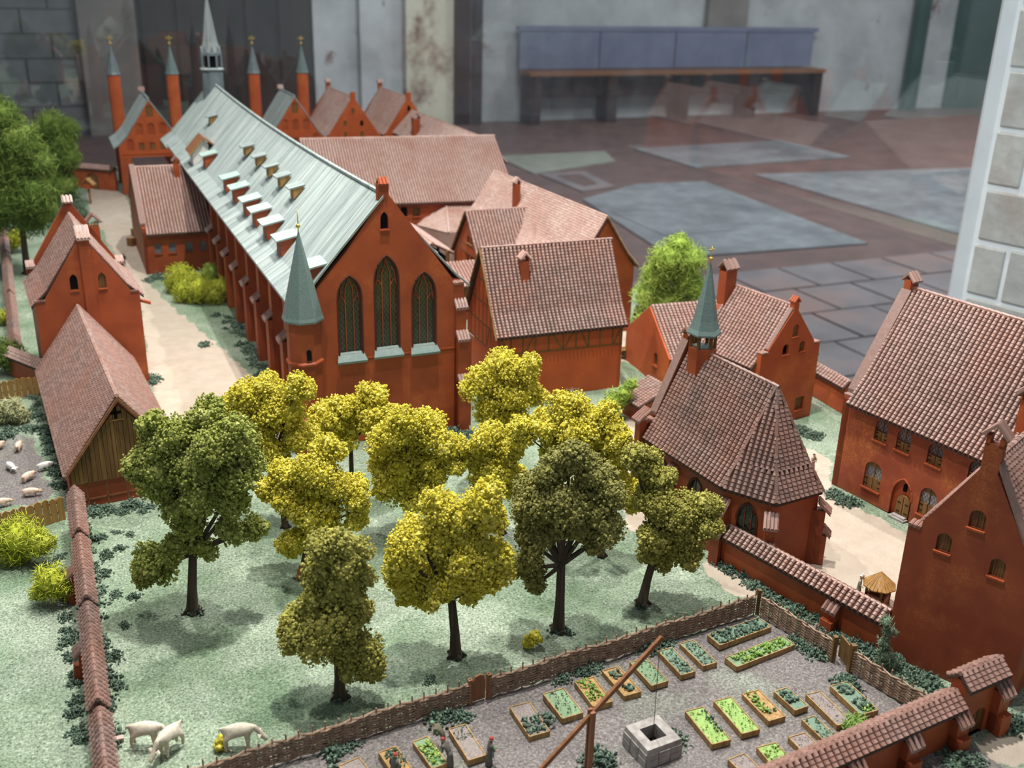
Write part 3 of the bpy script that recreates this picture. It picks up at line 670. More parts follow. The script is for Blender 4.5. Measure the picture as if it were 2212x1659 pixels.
# ridge turret (fleche)
fc = (.185, 2.43); FL_ = MB().lathe((fc[0], fc[1], .50), [(.044, 0), (.044, .122)], 8, R(22.5)).build('ridge_turret', mat_noise('blue_grey_lead', (.10, .13, .15), (.16, .20, .22), 40, .4, .5, 0), T)
BLG = MATS['blue_grey_lead']
MB().lathe((fc[0], fc[1], .618), [(.044, 0), (.05, .002), (.05, .006), (.043, .010)], 8, R(22.5)).build('gallery_ring', LEAD, FL_)
MB().lathe((fc[0], fc[1], .628), [(.026, 0), (.026, .062)], 8, R(22.5)).build('lantern_core', VOID, FL_)
for k in range(8):
    q = 2 * math.pi * k / 8 + R(22.5); c_, s_ = math.cos(q), math.sin(q)
    MB().tube([(fc[0] + .041 * c_, fc[1] + .041 * s_, .628), (fc[0] + .041 * c_, fc[1] + .041 * s_, .69)], .0042, 5).build('lantern_post', BLG, FL_)
    q2 = q + R(22.5); c_, s_ = math.cos(q2), math.sin(q2); t_ = Vector((-s_, c_, 0)); p_ = Vector((fc[0] + .039 * c_, fc[1] + .039 * s_, .676))
    MB().prism([p_ - t_ * .013, p_ + t_ * .013, p_ + Vector((0, 0, .036))], Vector((-c_, -s_, 0)) * .006).build('lantern_gablet', BLG, FL_)
MB().lathe((fc[0], fc[1], .684), [(.036, 0), (.043, .002), (.041, .008), (.031, .045), (.001, .235)], 8, R(22.5)).build('spire', mat_stripe('grey_spire_lead', (.16, .19, .20), (.27, .30, .31), 30, .4, 'z', .5), FL_)
cross_finial(T, fc[0], fc[1], .915, .05, .006, True, FL_)
# ================================================================== HALF TIMBERED HOUSE beside the church
def timbers(T, f, segs, m=TIMBER, r=.0022, name='timber', out=.0008):
    for a, z, b_, z2 in segs:
        p, q = f.P(a, z) - f.inw * out, f.P(b_, z2) - f.inw * out; d = (q - p); L = d.length; d.normalize(); nrm = f.inw; s = d.cross(nrm).normalized()
        MB().prism([p - s * r, p + s * r, q + s * r, q - s * r], nrm * .003).build(name, m, T)
T = thing('half_timbered_house', 'half timbered red house with brown tiled roof and chimney right of the church front', 'house', (-.123, 2.619), 67.9)
L, Wd = .347, .226
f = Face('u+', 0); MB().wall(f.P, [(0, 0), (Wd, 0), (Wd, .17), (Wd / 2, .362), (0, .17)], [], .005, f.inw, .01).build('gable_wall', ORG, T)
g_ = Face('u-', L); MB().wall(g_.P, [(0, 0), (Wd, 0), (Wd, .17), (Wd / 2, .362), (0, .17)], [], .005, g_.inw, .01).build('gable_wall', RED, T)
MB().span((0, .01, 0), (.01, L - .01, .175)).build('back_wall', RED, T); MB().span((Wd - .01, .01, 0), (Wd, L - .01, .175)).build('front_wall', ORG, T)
ff = Face('v-', Wd); zr, zt = .126, .166
timbers(T, ff, [(0, zr, L, zr - .004), (0, zt, L, zt)] + [(y, zr - .002, y, zt) for y in (.004, .036, .068, .102, .138, .178, .214, .25, .282, .318, .343)] +
        [(.010, zt, .033, zr), (.075, zr, .096, zt), (.15, zt, .175, zr), (.18, zr, .206, zt), (.228, zt, .247, zr), (.323, zr, .340, zt)])
timbers(T, f, [(.0, .126, Wd, .126), (.012, .18, Wd - .012, .18), (.04, .235, Wd - .04, .235), (.072, .29, Wd - .072, .29)] + [(x, .126, x, min(.355, .17 + .19 * min(x, Wd - x) / .113 * .98)) for x in (.03, .06, .09, .118, .146, .172, .198)] + [(.15, .128, .165, .178), (.19, .128, .175, .178)])
PRH = [(0, .372), (.085, .222), (.122, .175)]
slope(T, -.008, L + .01, Wd / 2, PRH, 1, TILEB, 300); slope(T, -.008, L + .01, Wd / 2, PRH, -1, TILEB)
ridge(T, -.008, L + .01, Wd / 2, .374, TILEB)
chimney(T, .150, .096, .26, .342, .022, .02, RED, 'x', True, TILEP)
MB().prism([(-.011, -.012, .165), (Wd / 2, -.012, .366), (Wd / 2, -.012, .374), (-.016, -.012, .17)], (0, .005, 0)).build('barge_board', WOODD, T)
MB().prism([(Wd + .011, -.012, .17), (Wd / 2, -.012, .366), (Wd / 2, -.012, .374), (Wd + .016, -.012, .172)], (0, .005, 0)).build('barge_board', WOODD, T)
# ================================================================== BIG HOUSE ON THE RIGHT
T = thing('convent_house', 'large red house with wide brown roof and seven arched windows at right', 'house', (.941, 2.161), 147.33)
L, Wd = .455, .291
ff = Face('v-', Wd); up = [(.086, .117), (.140, .173), (.213, .246), (.303, .336)]; lo = [(.078, .120), (.214, .252), (.315, .353)]
uh = [arch(a, b_, .141, .172, .186, False, 5) for a, b_ in up]; lh = [arch(a, b_, .031, .073, .092, False, 5) for a, b_ in lo]
dh = arch(.150, .198, 0, .046, .087, True, 6)
MB().wall(ff.P, [(0, 0), (L, 0), (L, .2), (0, .2)], uh + lh + [dh], .008, ff.inw, .014).build('front_wall', REDW, T)
for h in uh + lh:
    p = pane(T, ff, h, LATTG, .006, 'window', bars=1, barm=MATS['dark_stained_plank'], sill=RED, sillw=.006)
    a0, a1, z0 = h[0][0], h[1][0], h[0][1]; zh = z0 + (max(q[1] for q in h) - z0) * .42; am = (a0 + a1) / 2
    for s_, (b0, b1) in enumerate(((a0 + .001, am - .0012), (am + .0012, a1 - .001))):
        s2 = MB().span((Wd - .0055, b0, z0), (Wd - .003, b1, zh)).build('shutter', WOODD, p)
        hg = MB()
        for zz in (.28, .75): hg.span((Wd - .003, b0 if s_ == 0 else b1 - .007, z0 + (zh - z0) * zz), (Wd - .0022, b0 + .007 if s_ == 0 else b1, z0 + (zh - z0) * zz + .0013))
        hg.build('hinge', VOID, p)
    if h in lh:
        zt = max(q[1] for q in h); tp = [q for q in h if q[1] > zt - (zt - z0) * .24]; MB().add([ff.P(a, z) + ff.inw * .0048 for a, z in tp], [tuple(range(len(tp)))]).build('wooden_head', WOODD, p)
D = pane(T, ff, dh, RED, .0075, 'door_recess'); dd = arch(.163, .193, .0, .036, .05, False, 5)
dm = MB().prism([ff.P(a, z) + ff.inw * .003 for a, z in dd], ff.inw * .003).build('door', WOODD, D)
MB().span((Wd - .0034, .1775, .0), (Wd - .0024, .1785, .047)).build('door_gap', VOID, D)
hg = MB()
for yy in (.165, .183):
    for zz in (.012, .032): hg.span((Wd - .0032, yy, zz), (Wd - .0022, yy + .008, zz + .0014))
hg.build('hinge', VOID, D)
MB().prism([ff.P(a, z) + ff.inw * .005 for a, z in arch(.171, .179, .058, .069, .075, False, 4)], ff.inw * .002).build('oculus', VOID, D)
MB().tube([ff.P(a, z) for a, z in dh[2:]], .002, 5).build('door_arch_moulding', RED, D)
st = MB()
for k in range(2): st.span((Wd - .002, .158 + k * .004, -.001), (Wd + .012 - k * .005, .196 - k * .004, .003 + .003 * k))
st.build('door_step', STONE, T)
f = Face('u+', 0); go = gpoly(Wd, .19, .416, .02, .012, .013, .012); MB().wall(f.P, go, [], .005, f.inw, .016).build('gable_wall', RED, T)
gb_ = MB(); CAPM = mat_noise('brown_grey_coping', (.20, .125, .11), (.26, .165, .145), 160, .7)
for s_ in (-1, 1): gb_.prism([(Wd / 2 + s_ * .013, -.004, .412), (Wd / 2 + s_ * (Wd / 2 - .012), -.004, .212), (Wd / 2 + s_ * (Wd / 2 - .012), -.004, .219), (Wd / 2 + s_ * .013, -.004, .420)], (0, .024, 0))
lab(gb_.build('gable_coping', CAPM, T), 'brown grey coping of the gable')
gcap(T, Wd / 2, .008, .438, .03, .03, TILE, 'x', 3)
shoulder_tiles(T, Wd - .02, Wd, 0, .206, .016)
MB().span((0, .016, 0), (.012, L, .19)).build('back_wall', RED, T)
fe = Face('u-', L); MB().wall(fe.P, gpoly(Wd, .19, .41), [], .005, fe.inw, .012).build('gable_wall', RED, T)
PRB = [(0, .421), (.112, .252), (.158, .197)]
slope(T, .016, L, Wd / 2, PRB, 1, TILE, 300); slope(T, .016, L, Wd / 2, PRB, -1, TILE); ridge(T, .014, L, Wd / 2, .424, TILE)
lab(chimney(T, .235, .378, .21, .318, .05, .045, RED, 'x', True, TILE), 'broad red chimney stack near the eave')
# ================================================================== FRONT RIGHT GABLED HOUSE
T = thing('gabled_house', 'red house with tall plain gable, three shuttered windows and twin chimney, lower right', 'house', (.613, 1.398), 41.6)
L, Wd = .30, .193
f = Face('u+', 0); wh = [arch(.084, .107, .266, .285, .296, False, 5), arch(.045, .067, .211, .231, .242, False, 5), arch(.125, .147, .201, .221, .232, False, 5)]
go = gpoly(Wd, .222, .368, .02, .010, .0125, .024); MB().wall(f.P, go, wh, .009, f.inw, .016).build('gable_wall', REDW, T)
for h in wh: shutters(T, f, h, WOODD, .006, 5, RED)
shoulder_tiles(T, 0, .02, 0, .236, .016, TILEB); shoulder_tiles(T, Wd - .02, Wd, 0, .236, .016, TILEB)
pc = MB(); pc.span((.084, 0, .398), (.090, .016, .414)); pc.span((.103, 0, .398), (.109, .016, .414)); pc.build('chimney_pier', RED, T)
gcap(T, .0965, .008, .414, .036, .024, TILE, 'y', 4)
MB().span((0, .016, 0), (.012, L, .2)).build('side_wall', RED, T); MB().span((Wd - .012, .016, 0), (Wd, L, .2)).build('side_wall', RED, T)
cp_ = MB().prism([(Wd / 2 + .013, -.002, .368), (Wd - .018, -.002, .243), (Wd - .018, -.002, .250), (Wd / 2 + .013, -.002, .376)], (0, .02, 0)); pass
cp_.build('gable_coping', CAPM, T)
PRF = [(0, .37), (.075, .262), (.11, .206)]
slope(T, .016, L, Wd / 2, PRF, 1, TILE, 300); slope(T, .018, L, Wd / 2, [(0, .362), (.075, .252), (.096, .215)], -1, TILE); ridge(T, .014, L, Wd / 2, .372, TILE)
MB().prism([(0, L, 0), (Wd, L, 0), (Wd, L, .2), (Wd / 2, L, .36), (0, L, .2)], (0, -.012, 0)).build('gable_wall', RED, T)
# ================================================================== CROSS HOUSE behind the chapel
T = thing('stepped_gable_house', 'red house with three arched gable windows and side chimney behind the chapel', 'house', (.626, 2.57), 146.97)
L, Wd = .223, .198
f = Face('u-', L); wh = [arch(.080, .101, .222, .241, .252, False), arch(.052, .072, .180, .197, .206, False), rect(.029, .060, .024, .058)]; wd2 = arch(.108, .128, .181, .197, .207, False)
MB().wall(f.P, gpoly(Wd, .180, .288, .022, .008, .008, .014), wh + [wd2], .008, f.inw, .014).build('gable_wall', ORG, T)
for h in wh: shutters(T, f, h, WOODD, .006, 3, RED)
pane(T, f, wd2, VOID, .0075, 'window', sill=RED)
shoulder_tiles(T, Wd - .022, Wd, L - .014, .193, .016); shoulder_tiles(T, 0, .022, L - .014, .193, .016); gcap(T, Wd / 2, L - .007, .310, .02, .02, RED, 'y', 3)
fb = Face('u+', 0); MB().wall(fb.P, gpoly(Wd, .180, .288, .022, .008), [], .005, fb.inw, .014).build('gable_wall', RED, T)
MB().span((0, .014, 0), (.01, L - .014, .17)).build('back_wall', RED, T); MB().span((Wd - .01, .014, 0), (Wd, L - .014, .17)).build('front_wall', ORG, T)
PRX = [(0, .297), (.074, .196), (.115, .158)]
slope(T, .012, L - .012, Wd / 2, PRX, 1, TILE, 200); slope(T, .012, L - .012, Wd / 2, PRX, -1, TILE); ridge(T, .012, L - .012, Wd / 2, .299, TILE)
cpx = MB().prism([(Wd / 2 + .01, L - .014, .287), (Wd - .022, L - .014, .196), (Wd - .022, L - .014, .203), (Wd / 2 + .01, L - .014, .295)], (0, .012, 0)); cpx.build('gable_coping', CAPM, T)
chimney(T, .118, .008, .25, .335, .036, .026, RED, 'x', True, TILE)
T = thing('wing_house', 'small red wing with end gable and one slit window left of the chapel spire', 'house', (.318, 2.76), 71.5)
L, Wd = .20, .27
f = Face('u+', 0); wh = arch(.181, .205, .050, .074, .086, True, 4)
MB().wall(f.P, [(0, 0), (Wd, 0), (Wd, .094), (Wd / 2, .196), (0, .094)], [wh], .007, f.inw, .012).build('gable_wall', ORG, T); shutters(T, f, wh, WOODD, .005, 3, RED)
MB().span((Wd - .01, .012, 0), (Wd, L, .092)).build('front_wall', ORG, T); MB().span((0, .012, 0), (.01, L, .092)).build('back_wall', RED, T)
MB().prism([(0, L, 0), (Wd, L, 0), (Wd, L, .09), (Wd / 2, L, .19), (0, L, .09)], (0, -.01, 0)).build('gable_wall', RED, T)
slope(T, .004, L, Wd / 2, [(0, .199), (.138, .092)], 1, TILE); slope(T, .004, L, Wd / 2, [(0, .199), (.138, .092)], -1, TILE)
# ================================================================== CHAPEL
T = thing('chapel', 'small red chapel with brown tiled roof, polygon end and green needle spire', 'chapel', (.427, 1.997), 150.35)
L, Wd, HEc, HRc = .261, .186, .15, .329; rx = Wd / 2; e0, e1_, ov = .09, .056, .010
ff = Face('v-', Wd); nh = [arch(.155, .2, .03, .10, .13, True, 5), arch(.045, .09, .03, .10, .13, True, 5)]
MB().wall(ff.P, [(.014, 0), (L, 0), (L, HEc), (.014, HEc)], nh, .008, ff.inw, .012).build('nave_wall', REDW, T)
for h in nh:
    p = pane(T, ff, h, LATT, .006, 'lancet_window', bars=2)
    MB().tube([ff.P(a, z) for a, z in h[1:]], .0022, 5).build('moulded_frame', MATS['dark_moulding'], p)
MB().span((0, .014, 0), (.012, L, HEc)).build('nave_wall', RED, T)
corner = [(Wd, L), (rx + e1_, L + e0 - .008), (rx - e1_, L + e0 - .008), (0, L)]
for (xa, ya), (xb, yb) in zip(corner[:-1], corner[1:]):
    A = Vector((xa, ya, 0)); B = Vector((xb, yb, 0)); d = (B - A); ln = d.length; d.normalize(); inw = Vector((-d.y, d.x, 0)); inw = inw if inw.dot(Vector((rx, L, 0)) - A) > 0 else -inw
    P = lambda a, z, A=A, d=d: A + d * a + Vector((0, 0, z))
    has = xa == Wd or True
    hole = arch(ln * .28, ln * .72, .018, .095, .132, True, 6)
    first = (xa == Wd)
    MB().wall(P, [(0, 0), (ln, 0), (ln, HEc), (0, HEc)], [hole] if first else [], .008, inw, .012).build('apse_wall', RED, T)
    if first:
        class FF: pass
        fq = FF(); fq.P = P; fq.inw = inw; fq.ax = d
        p = pane(T, fq, hole, LATT, .006, 'lancet_window', bars=2); MB().tube([P(a, z) for a, z in hole[1:]], .0026, 5).build('moulded_frame', MATS['dark_moulding'], p)
cen = Vector((rx, L + .02, 0))
for k, (xc, yc) in enumerate([(Wd, .11), (Wd, L), (rx + e1_, L + e0 - .008), (rx - e1_, L + e0 - .008)]):
    d = Vector((xc, yc, 0)) - cen
    if k == 0: d = Vector((1, 0, 0))
    elif k == 1: d = Vector((1, .35, 0))
    d.normalize(); c = Vector((xc, yc, 0)); Mx = Matrix.Rotation(math.atan2(d.y, d.x), 3, 'Z')
    b_ = MB().box(c + d * .004 + Vector((0, 0, .055)), (.024, .019, .11), Mx); b_.box(c + d * .014 + Vector((0, 0, .03)), (.02, .019, .06), Mx); bo = b_.build('buttress', REDW, T)
    q = c + d * .001; leancap(T, q.x, q.y, .129, .026, .024, .022, d.x, d.y, TILE, 4, parent=bo); q = c + d * .016; leancap(T, q.x, q.y, .076, .025, .014, .016, d.x, d.y, TILE, 4, parent=bo)
PRC = [(0, HRc), (.072, .192), (rx + ov, HEc)]
slope(T, .016, L, rx, PRC, 1, TILEB, 300); slope(T, .016, L, rx, PRC, -1, TILEB)
Rr = Vector((rx, L, HRc)); Es = [Vector((Wd + ov, L, HEc)), Vector((rx + e1_, L + e0, HEc - .002)), Vector((rx - e1_, L + e0, HEc - .002)), Vector((-ov, L, HEc))]
Ms = [Rr + (E_ - Rr) * .70 - Vector((0, 0, .006)) for E_ in Es]
ap = MB()
for i in range(3): ap.add([Es[i], Es[i + 1], Ms[i + 1], Ms[i], Rr], [(0, 1, 2, 3), (3, 2, 4)])
ap.add([e - Vector((0, 0, .006)) for e in Es], [(0, 1, 2, 3)]); ap.add([e for e in Es] + [e - Vector((0, 0, .006)) for e in Es], [(i, i + 1, i + 5, i + 4) for i in range(3)])
AP = ap.build('apse_roof', TDARK, T); tl = Tiler(T)
def polyface(tl, a, b_, c, d):
    "quad or triangle from base a-b to top d-c"
    ex = (b_ - a).normalized(); nrm = (b_ - a).cross(d - a).normalized(); ey = nrm.cross(ex); H = (d - a).dot(ey)
    x0 = min(0, (d - a).dot(ex)); x1 = max((b_ - a).length, (c - a).dot(ex)); lb = (b_ - a).length; xd, xc = (d - a).dot(ex), (c - a).dot(ex)
    def clip(p):
        q = p - a; t = q.dot(ey) / H; x = q.dot(ex); return xd * t - .002 <= x <= lb + (xc - lb) * t + .002
    tl.face(a + ex * x0, ex, ey, x1 - x0, H, clip)
for i in range(3):
    polyface(tl, Es[i], Es[i + 1], Ms[i + 1], Ms[i]); polyface(tl, Ms[i], Ms[i + 1], Rr, Rr)
tl.build(AP, TILEB, 300)
hp = MB()
for i in range(4): hp.tube([Es[i] + Vector((0, 0, .003)), Ms[i] + Vector((0, 0, .003)), Rr + Vector((0, 0, .003))], .0034, 5)
hp.build('hip_cap', TILEB, T); ridge(T, .012, L + .004, rx, HRc + .003, TILEB)
fw_ = Face('u+', 0); MB().wall(fw_.P, gpoly(Wd, HEc + .012, HRc - .002, .022, .016, .010, .010), [], .005, fw_.inw, .014).build('gable_wall', RED, T)
cpc = MB()
for s_ in (-1, 1): cpc.prism([(rx + s_ * .01, -.003, .335), (rx + s_ * (rx - .018), -.003, .192), (rx + s_ * (rx - .018), -.003, .199), (rx + s_ * .01, -.003, .343)], (0, .02, 0))
cpc.build('gable_coping', CAPM, T); gcap(T, rx, .007, .353, .024, .024, TILE, 'x', 3); shoulder_tiles(T, Wd - .022, Wd + .004, -.002, .18, .018)
leancap(T, Wd - .006, .006, .208, .026, .030, .022, 1, 0, TILE, 4); MB().span((Wd - .004, -.003, 0), (Wd + .017, .014, .186)).build('shoulder_pier', RED, T)
sy, sx_ = .052, .095
S_ = MB().lathe((sx_, sy, .285), [(.0275, 0), (.0275, .055)], 6, R(30)).build('bell_turret', RED, T)
MB().lathe((sx_, sy, .338), [(.021, 0), (.021, .003)], 6, R(30)).build('belfry_floor', SILL, S_)
for k in range(6):
    q = 2 * math.pi * k / 6 + R(30); MB().box((sx_ + .0235 * math.cos(q), sy + .0235 * math.sin(q), .354), (.0055, .0055, .030), Matrix.Rotation(q, 3, 'Z')).build('belfry_post', WOODD, S_)
MB().lathe((sx_, sy, .366), [(.028, 0), (.0335, .001), (.0335, .004), (.029, .012), (.024, .03), (.0014, .140)], 6, R(30)).build('spire', SLATE, S_)
cross_finial(T, sx_, sy, .505, .034, .0042, True, S_)
q = T.location.copy()
# ================================================================== LEFT GABLED HOUSE and BARN
T = thing('road_house', 'tall red gabled house with pilaster chimney beside the sandy road at left', 'house', (-1.155, 2.376), -28.06)
L, Wd = .261, .241
f = Face('u+', 0); h1 = arch(.083, .101, .264, .290, .304, True, 5); h2 = arch(.148, .166, .262, .288, .302, True, 5)
go = [(0, 0), (Wd, 0), (Wd, .245), (Wd - .021, .245), (Wd - .021, .252), (Wd / 2, .400), (.023, .250), (.023, .243), (0, .243)]
MB().wall(f.P, go, [h1, h2], .009, f.inw, .014).build('gable_wall', RED, T)
pane(T, f, h1, VOID, .008, 'window', sill=RED); shutters(T, f, h2, WOODD, .006, 3, RED)
pl = MB(); pl.span((.113, -.006, 0), (.138, .012, .39)); PL_ = pl.build('chimney_pilaster', RED, T)
leancap(T, .1255, .02, .418, .032, .034, .026, 0, -1, TILEP, 4, 'pilaster_cap', PL_)
shoulder_tiles(T, 0, .024, 0, .243, .014, TILEB); shoulder_tiles(T, Wd - .022, Wd, 0, .245, .014, TILEB)
PRL = [(0, .402), (.092, .268), (.130, .232)]
slope(T, .002, L - .012, Wd / 2, PRL, -1, TILE); slope(T, .002, L - .012, Wd / 2, PRL, 1, TILE); ridge(T, .002, L - .014, Wd / 2, .404, TILEP)
MB().span((0, .014, 0), (.012, L, .236)).build('side_wall', RED, T); MB().span((Wd - .012, .014, 0), (Wd, L, .236)).build('side_wall', RED, T)
fb = Face('u-', L + .002); MB().wall(fb.P, [(0, 0), (Wd, 0), (Wd, .262), (Wd - .018, .262), (Wd - .02, .275), (.130, .425), (.130, .432), (.111, .432), (.111, .425), (.022, .285), (.022, .27), (0, .27)], [], .005, fb.inw, .014).build('gable_wall', RED, T)
gcap(T, .1205, L - .005, .432, .026, .026, TILEP, 'x', 3); leancap(T, .012, L + .003, .283, .024, .022, .014, 0, -1, TILEP, 4); leancap(T, Wd - .012, L + .003, .275, .026, .022, .014, 0, -1, TILEP, 4)
cs = MB(); cs.span((.163, L - .012, 0), (.191, L + .018, .360)); CS = lab(cs.build('chimney', RED, T), 'tall side chimney with open top')
for k in range(4): MB().span((.164 + k * .0075, L - .01, .36), (.167 + k * .0075, L - .004, .372)).build('chimney_pier', WOOD, CS)
o = gcap(T, .177, L + .002, .373, .036, .03, TILEB, 'y', 3); o.parent = CS
leancap(T, Wd - .002, .03, .215, .012, .03, .012, 1, 0, RED, 2, 'drip_spout')
T = thing('barn', 'long low barn with steep brown roof and upright plank gable at left', 'barn', (-.861, 1.8), -28.19)
L, Wd = .636, .211
f = Face('u+', 0.0); MB().wall(f.P, [(0, 0), (Wd, 0), (Wd, .084), (Wd / 2, .214), (0, .084)], [], .004, f.inw, .012).build('gable_wall', REDW, T)
npk = 26; x = .004
while x < Wd - .004:
    wd = random.uniform(.0062, .0092); xa, xb = x, min(x + wd, Wd - .003); x += wd + .0009
    zt = lambda q: .080 + .128 * (1 - abs(q - Wd / 2) / (Wd / 2)); z0 = .054
    pk = MB().prism([(xa, -.0035, z0), (xb, -.0035, z0), (xb, -.0035, max(z0 + .01, zt(xb))), ((xa + xb) / 2, -.0035, max(z0 + .012, zt((xa + xb) / 2))), (xa, -.0035, max(z0 + .01, zt(xa)))], (0, .0035 - random.uniform(0, .0012), 0))
    pk.build('plank', WOODD, T)
cr = MB(); cr.span((.0885, -.0045, .190), (.1095, -.003, .195)); cr.span((.0965, -.0045, .180), (.1015, -.003, .205)); lab(cr.build('cross_opening', VOID, T), 'cross shaped vent')
MB().span((.086, -.0048, .1765), (.113, -.0033, .1785)).build('vent_ledge', WOOD, T)
timbers(T, f, [(.003, .0, .003, .054), (.03, 0, .03, .054), (.067, 0, .067, .054), (.105, 0, .105, .054), (.143, 0, .143, .054), (.18, 0, .18, .054), (0, .016, Wd, .018), (0, .053, Wd, .053), (.005, .03, .028, .003)], WOODR, .0018)
PRN = [(0, .228), (.070, .133), (.113, .074)]
slope(T, -.006, L, Wd / 2, PRN, -1, TILE); slope(T, -.006, L, Wd / 2, PRN, 1, TILE); ridge(T, -.006, L, Wd / 2, .230, TILEP, .0045, step=.008)
for s_ in (-1, 1): MB().prism([(Wd / 2, -.010, .218), (Wd / 2 + s_ * .112, -.010, .070), (Wd / 2 + s_ * .112, -.010, .076), (Wd / 2, -.010, .226)], (0, .005, 0)).build('barge_board', WOODR, T)
MB().span((0, .012, 0), (.01, L, .078)).build('side_wall', RED, T); MB().span((Wd - .01, .012, 0), (Wd, L, .078)).build('side_wall', REDW, T)
# ================================================================== BRICK HALL left of the church
p = chw(-.205, 2.153); T = thing('brick_hall', 'red hall with pinkish tiled roof and four lattice windows against the church side', 'hall', (p.x, p.y), CPSI + 90)
L, Wd = .238, .54
f = Face('v-', Wd); wh = [arch(y, y + .024, .071, .095, .107, False, 5) for y in (.034, .083, .139, .187)]
MB().wall(f.P, [(0, 0), (L, 0), (L, .148), (0, .148)], wh, .006, f.inw, .012).build('front_wall', RED, T)
for h in wh: pane(T, f, h, LATTG, .004, 'window', sill=RED)
fl_ = Face('u+', 0); MB().wall(fl_.P, gpoly(Wd, .145, .318, .02, .014), [], .005, fl_.inw, .012).build('gable_wall', RED, T)
cq = MB()
for s_ in (-1, 1): cq.prism([(Wd / 2, -.004, .332), (Wd / 2 + s_ * (Wd / 2 - .02), -.004, .168), (Wd / 2 + s_ * (Wd / 2 - .02), -.004, .176), (Wd / 2, -.004, .340)], (0, .018, 0))
cq.build('gable_coping', CAPM, T)
PRK = [(0, .328), (.20, .192), (.285, .142)]
slope(T, .012, L, Wd / 2, PRK, 1, TILEP); slope(T, .012, L, Wd / 2, PRK, -1, TILEP); ridge(T, .01, L, Wd / 2, .33, TILEP)
chimney(T, Wd / 2 + .045, .155, .28, .345, .022, .02, RED, 'x', True, TILEB)
MB().span((0, 0, 0), (.012, L, .145)).build('back_wall', RED, T)
# ================================================================== CLOISTER
T = thing('cloister_range', 'long cloister building with broad pinkish tiled roof behind the church ridge', 'house', (0, 0), 72.4)
a_ = R(72.4); Yd = Vector((math.sin(a_), math.cos(a_), 0)); Xd = Vector((math.cos(a_), -math.sin(a_), 0)); p = chw(.425, 1.932) - Xd * .32; T.location = (p.x, p.y, 0)
L, Wd = .785, .64
f = Face('v-', Wd); wh1 = arch(.327, .355, .152, .176, .190, False); wh2 = arch(.375, .403, .152, .176, .190, False)
MB().wall(f.P, [(0, 0), (L, 0), (L, .212), (0, .212)], [wh1, wh2], .008, f.inw, .014).build('front_wall', RED, T)
pane(T, f, wh1, VOID, .007, 'window', sill=ORG); shutters(T, f, wh2, WOODD, .006, 3, ORG)
PR5 = [(0, .40), (.23, .265), (.335, .205)]
slope(T, 0, L, Wd / 2, PR5, 1, TILEP); slope(T, 0, L, Wd / 2, PR5, -1, TILEP); ridge(T, 0, L, Wd / 2, .402, TILEP, step=.012)
MB().prism([(0, L, 0), (Wd, L, 0), (Wd, L, .205), (Wd / 2, L, .39), (0, L, .205)], (0, -.012, 0)).build('gable_wall', RED, T)
MB().span((0, 0, 0), (.012, L, .2)).build('back_wall', RED, T)
T = thing('infirmary_wing', 'long wing with pinkish brown roof, curved eave and red end gable near the tree', 'house', (.171, 2.931), -25.74)
L, Wd = .80, .207
f = Face('u+', 0); MB().wall(f.P, [(0, 0), (Wd, 0), (Wd, .206), (Wd - .012, .218), (Wd / 2, .352), (.012, .218), (0, .206)], [], .004, f.inw, .012).build('gable_wall', RED, T)
PR3 = [(0, .36), (.075, .247), (.115, .204)]
slope(T, -.004, L, Wd / 2, PR3, -1, TILEP); slope(T, -.004, L, Wd / 2, PR3, 1, TILEP); ridge(T, -.004, L, Wd / 2, .362, TILEP)
MB().prism([(Wd / 2, -.008, .352), (Wd - .03, -.008, .243), (Wd + .010, -.008, .198), (Wd + .012, -.008, .205), (Wd - .03, -.008, .251), (Wd / 2, -.008, .362)], (0, .005, 0)).build('barge_board', WOODD, T)
MB().span((0, .012, 0), (.01, L, .206)).build('side_wall', RED, T); MB().span((Wd - .01, .012, 0), (Wd, L, .206)).build('side_wall', RED, T)
MB().prism([(0, L, 0), (Wd, L, 0), (Wd, L, .2), (Wd / 2, L, .35), (0, L, .2)], (0, -.01, 0)).build('gable_wall', RED, T)
chimney(T, .056, .515, .27, .365, .02, .02, RED, 'y', True, TILEP)
p = chw(.743, 1.068); T = thing('kitchen_house', 'small half timbered house with brown roof wedged between cloister and long wing', 'house', (p.x, p.y), CPSI + 90)
L, Wd = .24, .24
f = Face('u+', 0); w1 = rect(.120, .165, .198, .222); w2 = rect(.105, .185, .135, .162)
MB().wall(f.P, [(0, 0), (Wd, 0), (Wd, .145), (Wd / 2, .288), (0, .145)], [rect(.118, .138, .2, .222), rect(.146, .166, .2, .222), rect(.105, .140, .137, .162), rect(.150, .185, .137, .162)], .006, f.inw, .012).build('gable_wall', ORG, T)
for h in (rect(.118, .138, .2, .222), rect(.146, .166, .2, .222), rect(.105, .140, .137, .162), rect(.150, .185, .137, .162)): shutters(T, f, h, WOODD, .004, 2, WOOD)
timbers(T, f, [(.02, .165, .22, .165), (.06, .19, .18, .19), (.12, .145, .12, .28), (.06, .145, .06, .2)], WOODR, .002)
slope(T, -.008, L, Wd / 2, [(0, .300), (.126, .148)], 1, TILE); slope(T, -.008, L, Wd / 2, [(0, .300), (.126, .148)], -1, TILE); ridge(T, -.008, L, Wd / 2, .302, TILE)
MB().prism([(Wd / 2, -.012, .290), (-.008, -.012, .138), (-.008, -.012, .146), (Wd / 2, -.012, .300)], (0, .005, 0)).build('barge_board', WOODD, T)
MB().span((Wd - .01, .012, 0), (Wd, L, .145)).build('front_wall', RED, T); MB().span((0, .012, 0), (.01, L, .145)).build('back_wall', RED, T)
T = chthing('hipped_annex', 'small grey brown hipped roof annex against the cloister wall', 'annex', 0, 0)
